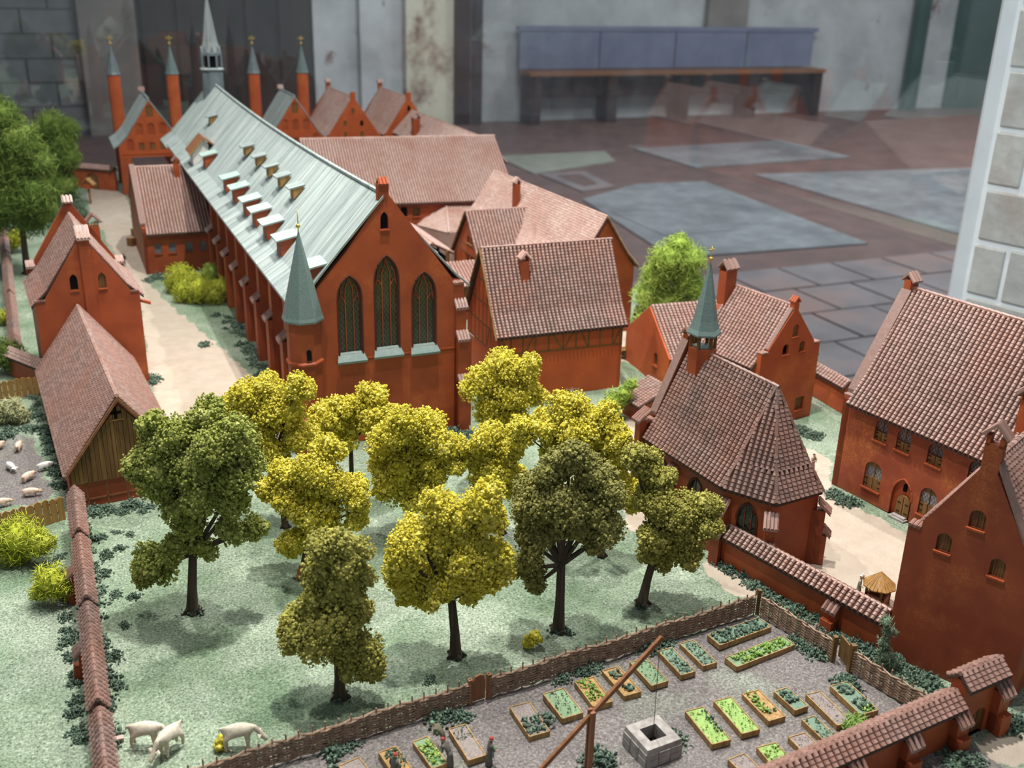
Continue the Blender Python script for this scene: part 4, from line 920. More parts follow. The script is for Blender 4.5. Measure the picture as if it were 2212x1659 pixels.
A_, B_, C_, D_, E_ = Vector((.905, 1.60, .2)), Vector((1.05, 1.60, .2)), Vector((.83, 1.36, .13)), Vector((1.02, 1.36, .13)), Vector((.775, 1.56, .12))
an = MB().add([A_, B_, C_, D_, E_], [(2, 3, 1, 0), (4, 2, 0)]); an.add([C_, D_, Vector((1.02, 1.36, 0)), Vector((.83, 1.36, 0)), E_, Vector((.775, 1.56, 0))], [(0, 1, 2, 3), (4, 0, 3, 5)])
MB().prism([(.83, 1.37, 0), (1.02, 1.37, 0), (1.04, 1.55, 0), (.80, 1.55, 0)], (0, 0, .118)).build('annex_wall', RED, T)
ao = an.build('roof', TILEP, T); tl = Tiler(T); polyface(tl, C_, D_, B_, A_); polyface(tl, E_, C_, A_, A_); tl.build(ao, TILEP); MB().tube([C_ + Vector((0, 0, .003)), A_ + Vector((0, 0, .003))], .004, 5).build('hip_cap', TILEP, T)
T = chthing('covered_gallery', 'wooden cloister gallery with dark openings under a pinkish tiled lean-to roof', 'gallery', .66, 1.05)
slope(T, 0, .42, .0, [(0, .178), (.075, .140)], 1, TILEP); slope(T, 0, .42, 0, [(0, .178), (.075, .140)], -1, TILEP); ridge(T, 0, .42, 0, .18, TILEP)
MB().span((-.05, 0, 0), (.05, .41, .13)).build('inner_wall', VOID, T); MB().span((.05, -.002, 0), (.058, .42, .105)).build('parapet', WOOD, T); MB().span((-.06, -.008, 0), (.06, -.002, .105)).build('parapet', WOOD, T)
for k in range(5): MB().span((.052, .002 + k * .1, .10), (.060, .010 + k * .1, .142)).build('gallery_post', WOODR, T)
MB().span((.05, -.002, .118), (.0575, .42, .122)).build('hand_rail', WOODR, T)
for k in range(3): MB().span((-.055 + k * .05, -.008, .105), (-.048 + k * .05, -.002, .15)).build('gallery_post', WOODR, T)
p = chw(.55, .86); T = thing('lean_to_passage', 'narrow tiled passage roof between church and half timbered house', 'passage', (p.x, p.y), CPSI + 90)
slope(T, 0, .26, 0, [(0, .162), (.11, .112)], 1, TILEP); MB().span((.0, 0, 0), (.09, .25, .105)).build('passage_wall', RED, T)
MB().span((.09, 0, .085), (.1, .25, .105)).build('beam', WOODD, T)
# two gabled houses behind the cloister
def back_gable(name, label, v0, Wd, he, hr, L, wins):
    T = chthing(name, label, 'house', v0, 3.08); f = Face('u+', 0); hs = [arch(a - .0085, a + .0085, z, z + .018, z + .028, False, 4) for a, z, _ in wins]
    MB().wall(f.P, gpoly(Wd, he - .01, hr - .004, .014, .006, .012, .022), hs, .006, f.inw, .014).build('gable_wall', ORG, T)
    for h, (_, _, k) in zip(hs, wins): pane(T, f, h, VOID if k else TIMBER, .005, 'window')
    P_ = [(0, hr), (Wd * .36, he + .022), (Wd * .512, he - .012)]
    slope(T, .014, L, Wd / 2, P_, -1, TILEP); slope(T, .014, L, Wd / 2, P_, 1, TILEP); ridge(T, .01, L, Wd / 2, hr + .002, TILEP)
    MB().span((0, .014, 0), (.012, L, he - .012)).build('side_wall', RED, T); MB().span((Wd - .012, .014, 0), (Wd, L, he - .012)).build('side_wall', RED, T)
    fb = Face('u-', L); MB().wall(fb.P, gpoly(Wd, he - .01, hr - .004, .014, .006, .012, .02), [], .004, fb.inw, .012).build('gable_wall', RED, T)
    gcap(T, Wd / 2, L - .006, hr + .026, .03, .03, TILEP, 'x', 3); return T
back_gable('dormitory_house', 'pinkish roofed house with red gable and three small openings, left one behind the cloister', .812, .275, .245, .427, .52, [(.135, .345, 0), (.092, .285, 0), (.178, .285, 1), (.092, .23, 0), (.178, .23, 0)])
back_gable('refectory_house', 'pinkish roofed house with red gable and one dark opening, right one behind the cloister', 1.11, .26, .245, .42, .52, [(.13, .352, 1)])
T = chthing('rear_wing', 'low pinkish roofed wing with square chimney behind the cloister roof at right', 'house', 1.16, 2.06)
slope(T, 0, 1.0, .09, [(0, .358), (.105, .25)], -1, TILEP); slope(T, 0, 1.0, .09, [(0, .358), (.105, .25)], 1, TILEP); ridge(T, 0, 1.0, .09, .36, TILEP)
MB().span((.005, 0, 0), (.175, .99, .25)).build('wing_wall', RED, T); chimney(T, .01, .70, .26, .355, .035, .03, RED, 'y', True, TILEP)
# west front: two gabled lead roofed halls with round stair towers
def west_hall(name, label, v0, Wd, towers):
    T = chthing(name, label, 'hall', v0, 3.08); L = .34; f = Face('u+', 0); he, hr = .222, .438; c = Wd / 2
    P_ = [(0, hr), (c * .42, .345), (c * .74, .272), (c * .96, .238), (c * 1.16, .220)]
    rowz = [(.352, [0]), (.272, [-.052, 0, .052]), (.2, [-.098, -.048, 0, .048, .098])]; hs = []
    for z, xs in rowz:
        for dx in xs: hs.append(arch(c + dx - .016, c + dx + .016, z + .004, z + .040, z + .058, True, 4) if abs(dx) != .048 and not (z == .2 and dx == 0) else rect(c + dx - .013, c + dx + .013, z + .004, z + .038))
    go = [(0, .172), (Wd, .172), (Wd, .228), (c + c * .74, .262), (c + c * .42, .335), (c + .008, .428), (c - .008, .428), (c - c * .42, .335), (c - c * .74, .262), (0, .228)]
    MB().wall(f.P, go, hs, .006, f.inw, .014).build('gable_wall', ORG, T)
    for i, h in enumerate(hs):
        p = pane(T, f, h, TIMBER if h[2][1] - h[0][1] < .04 and len(h) == 4 or i == 0 else RED, .005, 'blind_window', bars=1, barm=ORG)
    MB().prism([(x_, L - .012, z_) for x_, z_ in [(.0, 0), (.05, 0), (.05, .07), (.075, .12), (c, .165), (Wd - .075, .12), (Wd - .05, .07), (Wd - .05, 0), (Wd, 0), (Wd, .182), (0, .182)]], (0, .012, 0)).build('rear_arch', RED, T)
    MB().span((.012, -.004, .186), (Wd - .012, 0, .190)).build('string_course', ORG, T)
    MB().span((0, 0, 0), (.05, .05, .172)).build('pier', RED, T); MB().span((Wd - .055, 0, 0), (Wd, .05, .172)).build('pier', ORG, T)
    MB().wall(Face('u-', L).P, [(0, .18), (Wd, .18), (Wd, .22), (c, .42), (0, .22)], [], .012, (0, -1, 0), .014).build('rear_wall', RED, T)
    for s_ in (-1, 1): leadroof(T, -.004, L, c, P_, s_, 0, 3)
    gcap(T, c, L - .006, hr + .004, .03, .03, TILEP, 'x', 3); MB().tube([(c, -.005, hr + .001), (c, L, hr + .001)], .005, 6).build('ridge_roll', LEAD, T)
    for vv in towers:
        x = vv - v0; t = MB().lathe((x, L + .03, 0), [(.0305, 0), (.0295, .516)], 10).build('round_tower', ORG, T)
        MB().lathe((x, L + .03, .512), [(.029, 0), (.0335, .002), (.0335, .006), (.0305, .014), (.0012, .138)], 10).build('tower_spire', SLATE if vv != towers[0] else BLG, t)
        fn = MB(); fn.tube([(x, L + .03, .645), (x, L + .03, .69)], .0012, 5); fn.sphere((x, L + .03, .660), .0065, 2); fn.box((x, L + .03, .682), (.026, .004, .004)); fn.box((x, L + .03, .688), (.006, .004, .012)); fn.sphere((x - .012, L + .03, .685), .0038); fn.sphere((x + .012, L + .03, .685), .0038); fn.build('gilded_finial', GOLD, t, True)
west_hall('west_hall', 'orange red hall with blind arched gable and two slim towers, far left', -.175, .30, (-.143, .130))
west_hall('west_hall', 'lead roofed hall with blind arched gable and two slim towers right of the ridge spire', .505, .30, (.531, .781))
T = chthing('white_gabled_lucarne', 'white gabled lucarne with brown timber roof on the far church roof', 'lucarne', -.004, 1.70)
f = Face('u+', 0); MB().wall(f.P, [(0, .335), (.056, .335), (.056, .428), (.038, .444), (0, .402)], [], .004, f.inw, .09).build('lucarne_wall', WHITEP, T)
MB().prism([(-.010, -.012, .394), (.038, -.012, .449), (.038, -.012, .455), (-.014, -.012, .398)], (0, .115, 0)).build('roof', WOODR, T)
MB().prism([(.080, -.012, .418), (.038, -.012, .449), (.038, -.012, .455), (.080, -.012, .424)], (0, .115, 0)).build('roof', WOODR, T)
MB().prism([(-.012, -.016, .392), (.038, -.016, .447), (.038, -.016, .453), (-.016, -.016, .396)], (0, .005, 0)).build('barge_board', WOOD, T)
# ================================================================== WALLS AND FENCES
def wall_thing(name, label, p, q, secs, hw=.012, capw=.019, drop=.018, m=TILE, bm=RED, single=0, butt=(), bside=1, holes=()):
    "garden wall from p to q; secs = [(y0,y1,ridge height)] along it; local x to the right of p->q"
    p, q = Vector(p), Vector(q); d = q - p; psi = math.degrees(math.atan2(d.x, d.y)); T = thing(name, label, 'wall', (p.x, p.y), psi)
    for y0, y1, h in secs:
        hh = [hl for hl in holes if y0 <= hl[0][0] <= y1]
        if hh:
            fw2 = Face('v-', hw); MB().wall(fw2.P, [(y0, 0), (y1, 0), (y1, h - drop * .6), (y0, h - drop * .6)], hh, .006, fw2.inw, hw * 2).build('masonry', bm, T)
            for hl in hh: shutters(T, fw2, hl, WOODD, .005, 3).name = 'gate_door'
        else: MB().span((-hw, y0, 0), (hw, y1, h - drop * .6)).build('masonry', bm, T)
        for s_ in (-1, 1): slope(T, y0 - .002, y1 + .002, 0, [(0, h), (capw, h - drop)], s_, m, single, name='wall_cap')
        ridge(T, y0 - .002, y1 + .002, 0, h + .001, m, .0036)
    for y, h in butt:
        b_ = MB(); b_.span((bside * hw, y - .011, 0), (bside * (hw + .013), y + .011, h - .016)); b_.span((bside * hw, y - .011, 0), (bside * (hw + .022), y + .011, (h - .02) * .5)); bo = b_.build('buttress', bm, T)
        leancap(T, bside * hw, y, h, .027, .02, .02, bside, 0, m, 3, parent=bo)
    return T
wall_thing('orchard_wall', 'long low stepped wall with brown tile cap running from barn to bottom left', (-.455, .93), (-.815, 1.72), [(0, .235, .062), (.235, .49, .074), (.49, .70, .084), (.70, .868, .094)], butt=((.125, .05), (.40, .062), (.62, .07)), bside=-1, single=120, m=TILEB, capw=.0125, hw=.008)
wall_thing('yard_wall', 'red wall with two row tile cap between chapel and front gabled house', (.396, 1.683), (.612, 1.408), [(0, .35, .076)], butt=((.262, .056),), single=220, capw=.021)
pa, pb = at(1600, 1690, .084), at(2068, 1490, .084); d_ = (pb - pa).to_2d(); Ld = d_.length
pc_ = pa.to_2d() + d_ * ((Ld + .085) / Ld)
yb = lambda px, py: ((at(px, py, .05).to_2d() - pa.to_2d()).dot(d_) / Ld)
wall_thing('garden_wall', 'red garden wall with tile cap, buttresses and raised arched doorway at bottom right', pa.to_2d(), pc_, [(0, Ld, .084), (Ld + .001, Ld + .085, .112)], butt=[(yb(2066, 1545), .066), (yb(1966, 1598), .066), (yb(1842, 1650), .066), (Ld + .078, .085)], single=150, capw=.021, holes=[arch(Ld + .030, Ld + .058, .0, .034, .045, True, 4)])
pa, pb = at(1757, 782, .082), at(1836, 826, .082); wall_thing('court_wall', 'plain red wall with tile cap joining the two houses at right', pa.to_2d(), pb.to_2d(), [(0, (pb - pa).to_2d().length, .086)], single=60)
wall_thing('gate_wall', 'red wall with dark arched gateway at the far left end of the road', (-2.75, 5.2), (-1.93, 4.955), [(0, .856, .115)], holes=[arch(.70, .765, 0, .05, .075, False, 5)], m=TILEP)
wall_thing('lane_wall', 'low tile capped wall under the dark tree at the left edge', (-1.335, 2.60), (-2.0, 3.95), [(0, .5, .062), (.5, 1.0, .07), (1.0, 1.505, .078)], m=TILEB, hw=.008, capw=.0125)
pa = at(36, 752); pb = at(82, 742); wall_thing('link_wall', 'short red wall with opening between lane wall and gabled house', (-1.31, 2.52), (-1.17, 2.42), [(0, .17, .075)], m=TILEP)
wall_thing('postern_wall', 'short red wall with arched door between the long wing and the lime green tree', (.362, 2.93), (.50, 2.87), [(0, .15, .105)], holes=[arch(.05, .095, 0, .05, .068, False, 5)], m=TILE)
T = thing('lean_to_shed', 'tiny red lean-to shed with tiled roof left of the chapel west gable', 'shed', (.327, 2.354), 150.35)
MB().span((-.04, -.042, 0), (.04, .042, .045)).build('shed_wall', RED, T); slope(T, -.046, .046, -.042, [(0, .082), (.092, .046)], 1, TILE)
MB().prism([(-.04, -.042, .045), (.04, -.042, .045), (-.04, -.042, .078)], (0, .084, 0)).build('shed_gable', RED, T)
# plank fences
def plank_fence(label, p, q, h):
    p, q = Vector(p), Vector(q); d = q - p; L = d.length; T = thing('plank_fence', label, 'fence', (p.x, p.y), math.degrees(math.atan2(d.x, d.y)))
    y = 0
    while y < L - .004:
        wd = random.uniform(.0125, .015); hh = h + random.uniform(-.0015, .0015)
        MB().prism([(0, y, 0), (0, y + wd - .0012, 0), (0, y + wd - .0012, hh - .004), (0, y + wd * .45, hh), (0, y, hh - .004)], (.0028 + random.uniform(-.0004, .0004), 0, 0)).build('plank', WOOD, T); y += wd
    for z in (.3, .72): MB().span((-.0022, 0, h * z), (0, L, h * z + .004)).build('fence_rail', WOODR, T)
plank_fence('ochre board fence with pointed tops closing the upper side of the pig pen', at(-30, 868).to_2d(), at(84, 852).to_2d(), .05)
plank_fence('ochre board fence with pointed tops below the pig pen', at(-40, 1172).to_2d(), at(134, 1124).to_2d(), .052)
# wicker fences
def wicker(T, y0, y1, h=.036):
    n = max(2, round((y1 - y0) / .0185)); st_ = (y1 - y0) / n; rows = 15; W_ = MB()
    for j in range(rows):
        z = .002 + h * j / rows; pts = []
        for i in range(2 * n + 1):
            s_ = math.cos(math.pi * i / 2 + math.pi * (j % 2)) if i % 2 == 0 else 0
            pts.append((s_ * .0021, y0 + st_ * i / 2, z + .0016 + random.uniform(-.0007, .0007) + .0015 * math.sin(y0 * 40 + i * .35) * j / rows))
        W_.tube(pts, .0017, 5)
    stuff(W_.build('withy_weave', WICK, T))
    for i in range(n + 1): MB().tube([(0, y0 + st_ * i, 0), (random.uniform(-.001, .001), y0 + st_ * i + random.uniform(-.001, .001), h + .009 + random.uniform(0, .003))], .0012, 5).build('stake', WICK, T)
def line(p, q): p, q = Vector(p), Vector(q); d = q - p; return (p.x, p.y), math.degrees(math.atan2(d.x, d.y)), d.length
c0 = Vector((.427, 1.5)); far1 = Vector((-.55, .977)); o, psi, L = line(c0, far1)
T = thing('wicker_fence', 'long woven wicker fence between the orchard and the garden', 'fence', o, psi)
dn = (far1 - c0).normalized(); ga = (at(1055, 1508).to_2d() - c0).dot(dn); gb2 = (at(1014, 1520).to_2d() - c0).dot(dn)
wicker(T, .006, ga); wicker(T, gb2, L)
MB().tube([(0, -.002, 0), (0, -.002, .047)], .0038, 6).build('corner_post', WOODD, T)
gp = c0 + dn * ga; G = thing('garden_gate', 'closed wooden gate with rounded top in the long wicker fence', 'gate', (gp.x, gp.y), psi); gw = gb2 - ga
MB().prism([(0, .006, .003), (0, gw - .005, .003), (0, gw - .005, .036), (0, gw * .72, .045), (0, gw * .5, .047), (0, gw * .28, .045), (0, .006, .036)], (.003, 0, 0)).build('door_board', WOODR, G)
for y in (.0, gw): MB().span((-.003, y - .003, 0), (.004, y + .003, .044)).build('gate_post', WOODR, G)
far2 = Vector((.655, 1.197)); o, psi, L = line(c0, far2); dn = (far2 - c0).normalized(); ga = (at(1788, 1432).to_2d() - c0).dot(dn); gb2 = (at(1826, 1455).to_2d() - c0).dot(dn)
T = thing('wicker_fence', 'shorter woven wicker fence running below the red yard wall to the right', 'fence', o, psi); wicker(T, .008, ga); wicker(T, gb2, L - .012)
gp = c0 + dn * gb2; G = thing('garden_gate', 'open square wooden gate between two dark posts in the right wicker fence', 'gate', (gp.x, gp.y), psi + 205)
MB().span((-.0015, .003, .004), (.0015, .036, .042)).build('door_board', WOODD, G)
MB().span((-.004, -.004, 0), (.004, .004, .05)).build('gate_post', WOODD, G); q = (c0 + dn * ga) - gp; MB().span((-.003, .0, 0), (.003, .0, 0)) if False else None
ao_ = R(-(psi + 205)); v2 = Vector((q.x * math.cos(-ao_) - q.y * math.sin(-ao_), q.x * math.sin(-ao_) + q.y * math.cos(-ao_), 0)); MB().box(v2 + Vector((0, 0, .023)), (.007, .007, .046)).build('gate_post', WOODD, G)
# ================================================================== FOLIAGE
OCT = np.array([(1, 0, 0), (-1, 0, 0), (0, 1, 0), (0, -1, 0), (0, 0, 1), (0, 0, -1)], float)
OCF = np.array([(0, 2, 4), (2, 1, 4), (1, 3, 4), (3, 0, 4), (2, 0, 5), (1, 2, 5), (3, 1, 5), (0, 3, 5)])
IV = np.array(ICO[1][0]); IF = np.array(ICO[1][1])
IV2 = np.array(ICO[2][0]); IF2 = np.array(ICO[2][1])
def rdir(n): v = RNG.normal(size=(n, 3)); return v / np.linalg.norm(v, axis=1)[:, None]
def rrot(n):
    a = rdir(n); b = rdir(n); b -= (a * b).sum(1)[:, None] * a; b /= np.linalg.norm(b, axis=1)[:, None]; return np.stack([a, b, np.cross(a, b)], 1)
def scatter(base, faces, P, S, Rm=None, jit=.0):
    V = np.repeat(base[None], len(P), 0)
    if jit: V = V * (1 + jit * (RNG.random(V.shape[:2]) - .5))[..., None]
    V = V * S[:, None]
    if Rm is not None: V = np.einsum('nij,nkj->nki', Rm.transpose(0, 2, 1), V)
    V = V + P[:, None]; return V.reshape(-1, 3), (faces[None] + len(base) * np.arange(len(P))[:, None, None]).reshape(-1, 3)
def foliage(clumps, style='foam', dens=1.0, crumb=.0042):
    Vs, Fs, k = [], [], 0
    def add(V, Fc):
        nonlocal k; Vs.append(V); Fs.append(Fc + k); k += len(V)
    if style == 'foam':
        out = []
        for (x, y, z, r) in clumps:
            out.append((x, y, z, r * .70))
            for d in rdir(5): out.append((x + d[0] * r * .62, y + d[1] * r * .62, max(z + d[2] * r * .55, r * .5), r * (.40 + .2 * RNG.random())))
        clumps = out
    for (x, y, z, r) in clumps:
        c = np.array((x, y, z))
        if style == 'foam':
            V = IV2 * (1 + .3 * (RNG.random((len(IV2), 1)) - .5)) * r * .66; add(V + c, IF2)
            n = max(8, int(58 * dens * (r / .025) ** 1.8)); d = rdir(n); P = c + d * r * (.66 + .38 * RNG.random((n, 1))); S = np.repeat((.0027 + .0026 * RNG.random((n, 1))), 3, 1)
            add(*scatter(IV, IF, P, S, rrot(n), .6)) if False else add(*scatter(OCT, OCF, P, S * 1.15, rrot(n), .5))
            n2 = int(n * 4.6); d = rdir(n2); P = c + d * r * (.84 + .40 * RNG.random((n2, 1))); S = np.repeat(crumb * (.28 + .48 * RNG.random((n2, 1))), 3, 1)
            add(*scatter(OCT, OCF, P, S, rrot(n2)))
        else:
            V = IV2 * (1 + .3 * (RNG.random((len(IV2), 1)) - .5)) * r * .66; add(V + c, IF2)
            n = int(520 * dens * (r / .04) ** 1.7); d = rdir(n); P = c + d * r * (.55 + .5 * RNG.random((n, 1)))
            L_ = crumb * (1.4 + 1.5 * RNG.random(n)); S = np.stack([L_, crumb * .19 + 0 * L_, crumb * .19 + 0 * L_], 1); add(*scatter(OCT, OCF, P, S, rrot(n)))
    return np.concatenate(Vs), np.concatenate(Fs)
def flat(o): o.data.polygons.foreach_set('use_smooth', [False] * len(o.data.polygons)); return o
def tree(name, label, base, clumps, leaf, trunk=.006, style='foam', depth=.5, dens=1.0, crumb=.0042, lean=0, y=None, group=None, bm=None, fork=.42):
    b_ = at(*base); T = thing(name, label, 'tree', (b_.x, b_.y), 0, group); cl = []
    for (px, py, r) in clumps:
        P, t = at_y(px, py, b_.y); rw = r * t / F; dy = random.uniform(-1, 1) * rw * depth; P, t = at_y(px, py, b_.y + dy); cl.append((P.x - b_.x, P.y - b_.y, max(P.z, rw * .8), rw * (1.18 if style == 'foam' else 1.02)))
    zt = max(c[2] for c in cl); zl = min(c[2] - c[3] for c in cl); cx = sum(c[0] for c in cl) / len(cl); zf = max(.03, zl + (zt - zl) * fork * .6)
    mb = MB(); top = Vector((cx * .55, 0, zf)); mb.tube([(0, 0, -.002), (-.0006, 0, .004), (cx * .15, 0, zf * .4), top], [trunk * 1.7, trunk * 1.2, trunk * .9, trunk * .75], 8)
    for k in range(5): q = 2 * math.pi * k / 5; mb.tube([(trunk * 1.9 * math.cos(q), trunk * 1.9 * math.sin(q), -.001), (trunk * .7 * math.cos(q), trunk * .7 * math.sin(q), .008)], [trunk * .3, trunk * .35], 5)
    tk = mb.build('trunk', bm or BARK, T, True)
    for c in cl:
        C_ = Vector(c[:3]); m_ = top.lerp(C_, .5) + Vector((0, 0, -.004)); MB().tube([top + Vector((0, 0, -.006)), m_, C_], [trunk * .5, trunk * .36, trunk * .2], 5).build('branch', bm or BARK, tk)
    V, Fc = foliage(cl, style, dens, crumb); o = np_mesh('foliage', V, Fc, 3, leaf, T); flat(o); stuff(o); return T
def bush(name, label, base, clumps, leaf, style='fibre', dens=1.0, crumb=.0045, group=None, cat='bush'):
    b_ = at(*base); T = None; cl = []
    for (px, py, r) in clumps:
        P, t = at_y(px, py, b_.y + random.uniform(-.3, .3) * r * 1.0 / F); rw = r * t / F; cl.append((P.x - b_.x, P.y - b_.y, max(rw * .55, P.z), rw))
    V, Fc = foliage(cl, style, dens, crumb); V[:, 2] = np.maximum(V[:, 2], -.001); o = np_mesh(name, V, Fc, 3, leaf); o.location = (b_.x, b_.y, 0); return tag(o, label, cat, group)
tree('orchard_tree', 'olive green tree with ragged crown on the left, standing before the barn', (417, 1320),
     [(445, 900, 38), (395, 935, 48), (335, 915, 32), (345, 990, 55), (312, 1010, 36), (425, 990, 75), (495, 955, 58), (522, 1020, 48), (462, 1060, 58), (392, 1080, 50), (345, 1040, 40), (505, 1090, 38), (415, 1135, 34), (335, 1215, 42), (308, 1240, 28), (372, 1190, 30), (440, 1180, 28), (500, 1150, 32), (548, 1140, 24)], OLG, .0085, dens=.9)
tree('orchard_tree', 'lowest olive tree with drooping crown beside the long wicker fence', (735, 1505),
     [(722, 1180, 42), (757, 1205, 40), (695, 1230, 46), (740, 1260, 50), (775, 1250, 28), (695, 1290, 45), (660, 1340, 42), (632, 1372, 34), (700, 1360, 56), (755, 1330, 45), (735, 1400, 42), (790, 1400, 42), (800, 1440, 28), (768, 1445, 30), (668, 1385, 34)], OLI, .0080)
tree('orchard_tree', 'bright yellow umbrella shaped tree in the middle of the orchard', (985, 1415),
     [(965, 1110, 52), (1040, 1085, 44), (1060, 1125, 36), (900, 1160, 46), (870, 1200, 42), (862, 1250, 34), (905, 1255, 42), (955, 1240, 48), (1010, 1225, 50), (1062, 1190, 38), (1055, 1250, 40), (1010, 1270, 36), (945, 1170, 38), (1010, 1150, 45), (880, 1285, 24), (930, 1290, 28)], YEL, .0085, fork=.2)
tree('orchard_tree', 'dark olive tree with tall trunk right of the yellow umbrella shaped tree', (1207, 1360),
     [(1232, 990, 36), (1190, 1015, 38), (1146, 1055, 42), (1280, 1030, 46), (1312, 1080, 44), (1205, 1075, 55), (1262, 1105, 55), (1140, 1110, 38), (1318, 1140, 38), (1148, 1170, 36), (1143, 1225, 34), (1158, 1262, 24), (1205, 1140, 36), (1292, 1165, 32)], DKG, .0092)
tree('orchard_tree', 'olive tree with forked crown in front of the chapel', (1388, 1303),
     [(1368, 982, 26), (1400, 1003, 30), (1428, 1040, 32), (1405, 1080, 34), (1478, 1100, 48), (1440, 1105, 42), (1520, 1090, 34), (1412, 1155, 38), (1468, 1165, 44), (1520, 1140, 30), (1430, 1200, 34), (1490, 1200, 30), (1395, 1195, 22)], OLI, .0078)
tree('orchard_tree', 'yellow tree nearest to the road, left of the church stair turret', (617, 1138),
     [(640, 835, 32), (585, 850, 42), (525, 870, 40), (560, 905, 50), (620, 890, 45), (645, 935, 34), (565, 960, 40), (600, 990, 30), (522, 925, 32), (510, 895, 26)], YEL, .0058)
tree('orchard_tree', 'yellow tree with narrow top between the left olive tree and the orchard centre', (655, 1238),
     [(705, 975, 32), (690, 1030, 50), (612, 1040, 42), (578, 1062, 26), (750, 1060, 40), (772, 1100, 26), (640, 1090, 40), (700, 1110, 46), (632, 1170, 30), (665, 1160, 32), (768, 1128, 22)], YEL, .0055)
tree('orchard_tree', 'rounded yellow tree in the orchard centre right below the church front', (882, 1158),
     [(870, 920, 44), (830, 948, 40), (920, 932, 44), (968, 962, 34), (988, 1002, 22), (870, 990, 50), (930, 1010, 40), (850, 1050, 44), (905, 1070, 40), (940, 1085, 26), (822, 1000, 26)], YEL, .0058)
tree('orchard_tree', 'yellow tree directly against the church front below the left lancet window', (762, 1095),
     [(700, 900, 40), (742, 880, 30), (802, 860, 30), (790, 900, 40), (690, 940, 28), (828, 890, 26), (740, 935, 32)], YEL, .0055)
tree('orchard_tree', 'highest yellow tree in front of the half timbered house', (1092, 1050),
     [(1085, 785, 40), (1140, 800, 32), (1040, 820, 40), (1100, 845, 44), (1060, 890, 40), (1150, 850, 28), (1112, 900, 34)], YEL, .0055)
tree('orchard_tree', 'broad yellow tree behind the dark olive tree, nearest to the chapel', (1300, 1200),
     [(1232, 890, 44), (1300, 910, 38), (1180, 920, 38), (1250, 940, 48), (1322, 950, 34), (1125, 930, 32), (1200, 970, 40), (1335, 1000, 32), (1350, 1050, 30), (1368, 1085, 22), (1272, 990, 34), (1310, 1040, 30)], YEL, .0055)
tree('orchard_tree', 'small yellow tree between the orchard centre and the dark olive tree', (1085, 1152),
     [(1050, 950, 38), (1020, 990, 26), (1078, 1000, 40), (1052, 1040, 34), (1108, 1040, 30), (1100, 960, 30)], YEL, .005)
tree('lane_tree', 'tall dark green fibrous tree with bare trunk at the left edge', (60, 590),
     [(5, 250, 40), (30, 300, 55), (-20, 330, 60), (25, 360, 55), (60, 330, 40), (85, 350, 36), (20, 420, 60), (75, 420, 50), (-10, 460, 50), (60, 470, 45), (95, 460, 30), (-30, 390, 50)], FOR, .011, 'fibre', dens=.55, crumb=.0075)
tree('lane_tree', 'olive green fibrous tree behind the taller dark tree at far left', (150, 470),
     [(110, 270, 34), (145, 280, 28), (130, 310, 34), (150, 340, 26), (125, 370, 32), (90, 290, 22), (140, 400, 28), (110, 420, 30)], FOR, .009, 'fibre', dens=.6, crumb=.0075)
tree('lane_tree', 'lime green fibrous tree between the long wing and the chapel spire', (1440, 738),
     [(1468, 530, 28), (1440, 560, 42), (1492, 560, 36), (1420, 600, 40), (1480, 605, 40), (1400, 640, 36), (1440, 650, 42), (1500, 625, 28), (1390, 690, 28), (1425, 700, 34), (1470, 660, 32)], LIM, .008, 'fibre', dens=.7, crumb=.0062)
# bushes
bush('round_bush', 'large lime green fibrous bush left of the orchard wall under the board fence', (50, 1215), [(45, 1160, 50), (0, 1165, 42), (85, 1175, 34), (30, 1190, 36)], YGR, crumb=.0052)
bush('round_bush', 'yellow green bush pressed against the left side of the orchard wall', (110, 1302), [(110, 1255, 40), (90, 1275, 26), (135, 1270, 26)], YGR, crumb=.0052)
bush('round_bush', 'tall yellow green bush at the left end under the brick hall windows', (395, 632), [(390, 600, 34), (378, 615, 24), (408, 620, 28)], YGR, dens=.8, crumb=.006)
bush('round_bush', 'wide olive yellow bush at the foot of the church buttresses', (440, 652), [(430, 625, 34), (465, 635, 30), (400, 632, 28), (480, 620, 22)], YGR, dens=.8, crumb=.006)
bush('round_bush', 'small bright green bush between brick hall and first church buttress', (455, 615), [(455, 592, 24)], LIM, dens=.8, crumb=.006)
bush('round_bush', 'lime green bush behind the yellow orchard trees beside the half timbered house', (1330, 905), [(1325, 870, 28), (1350, 850, 20), (1365, 830, 14), (1305, 885, 18)], LIM, crumb=.005)
bush('round_bush', 'grey green low bush at the foot of the half timbered house', (1240, 885), [(1240, 865, 26), (1200, 872, 22)], GRY, crumb=.004)
bush('round_bush', 'olive green round bush at the left edge below the lane wall', (25, 805), [(22, 770, 34), (0, 760, 32), (35, 785, 26)], FOR, crumb=.006)
bush('round_bush', 'small bright green bush at the left edge under the dark tree', (8, 700), [(8, 685, 16)], YGR, crumb=.006)
bush('round_bush', 'yellow green bush beside the trunk of the dark tree', (32, 545), [(35, 515, 20), (22, 525, 16)], YGR, crumb=.0075)
bush('straw_tuft', 'pale straw coloured grass tuft between barn and left edge', (28, 912), [(25, 885, 26), (5, 890, 24), (45, 895, 18)], PAL, crumb=.007, cat='grass tuft')
bush('flower_bush', 'small yellow flowering bush alone in the grass above the garden fence', (1150, 1400), [(1150, 1385, 17), (1158, 1375, 12), (1140, 1390, 11)], YEL, 'foam', 1.2, .003)
bush('flower_bush', 'tiny yellow bush beside the right grazing goat', (475, 1618), [(473, 1606, 12), (478, 1598, 8)], YEL, 'foam', 1.2, .003)
bush('round_bush', 'grassy green ball bush behind the garden wall at bottom right', (1850, 1582), [(1852, 1566, 26), (1835, 1574, 16)], BRG, crumb=.005)
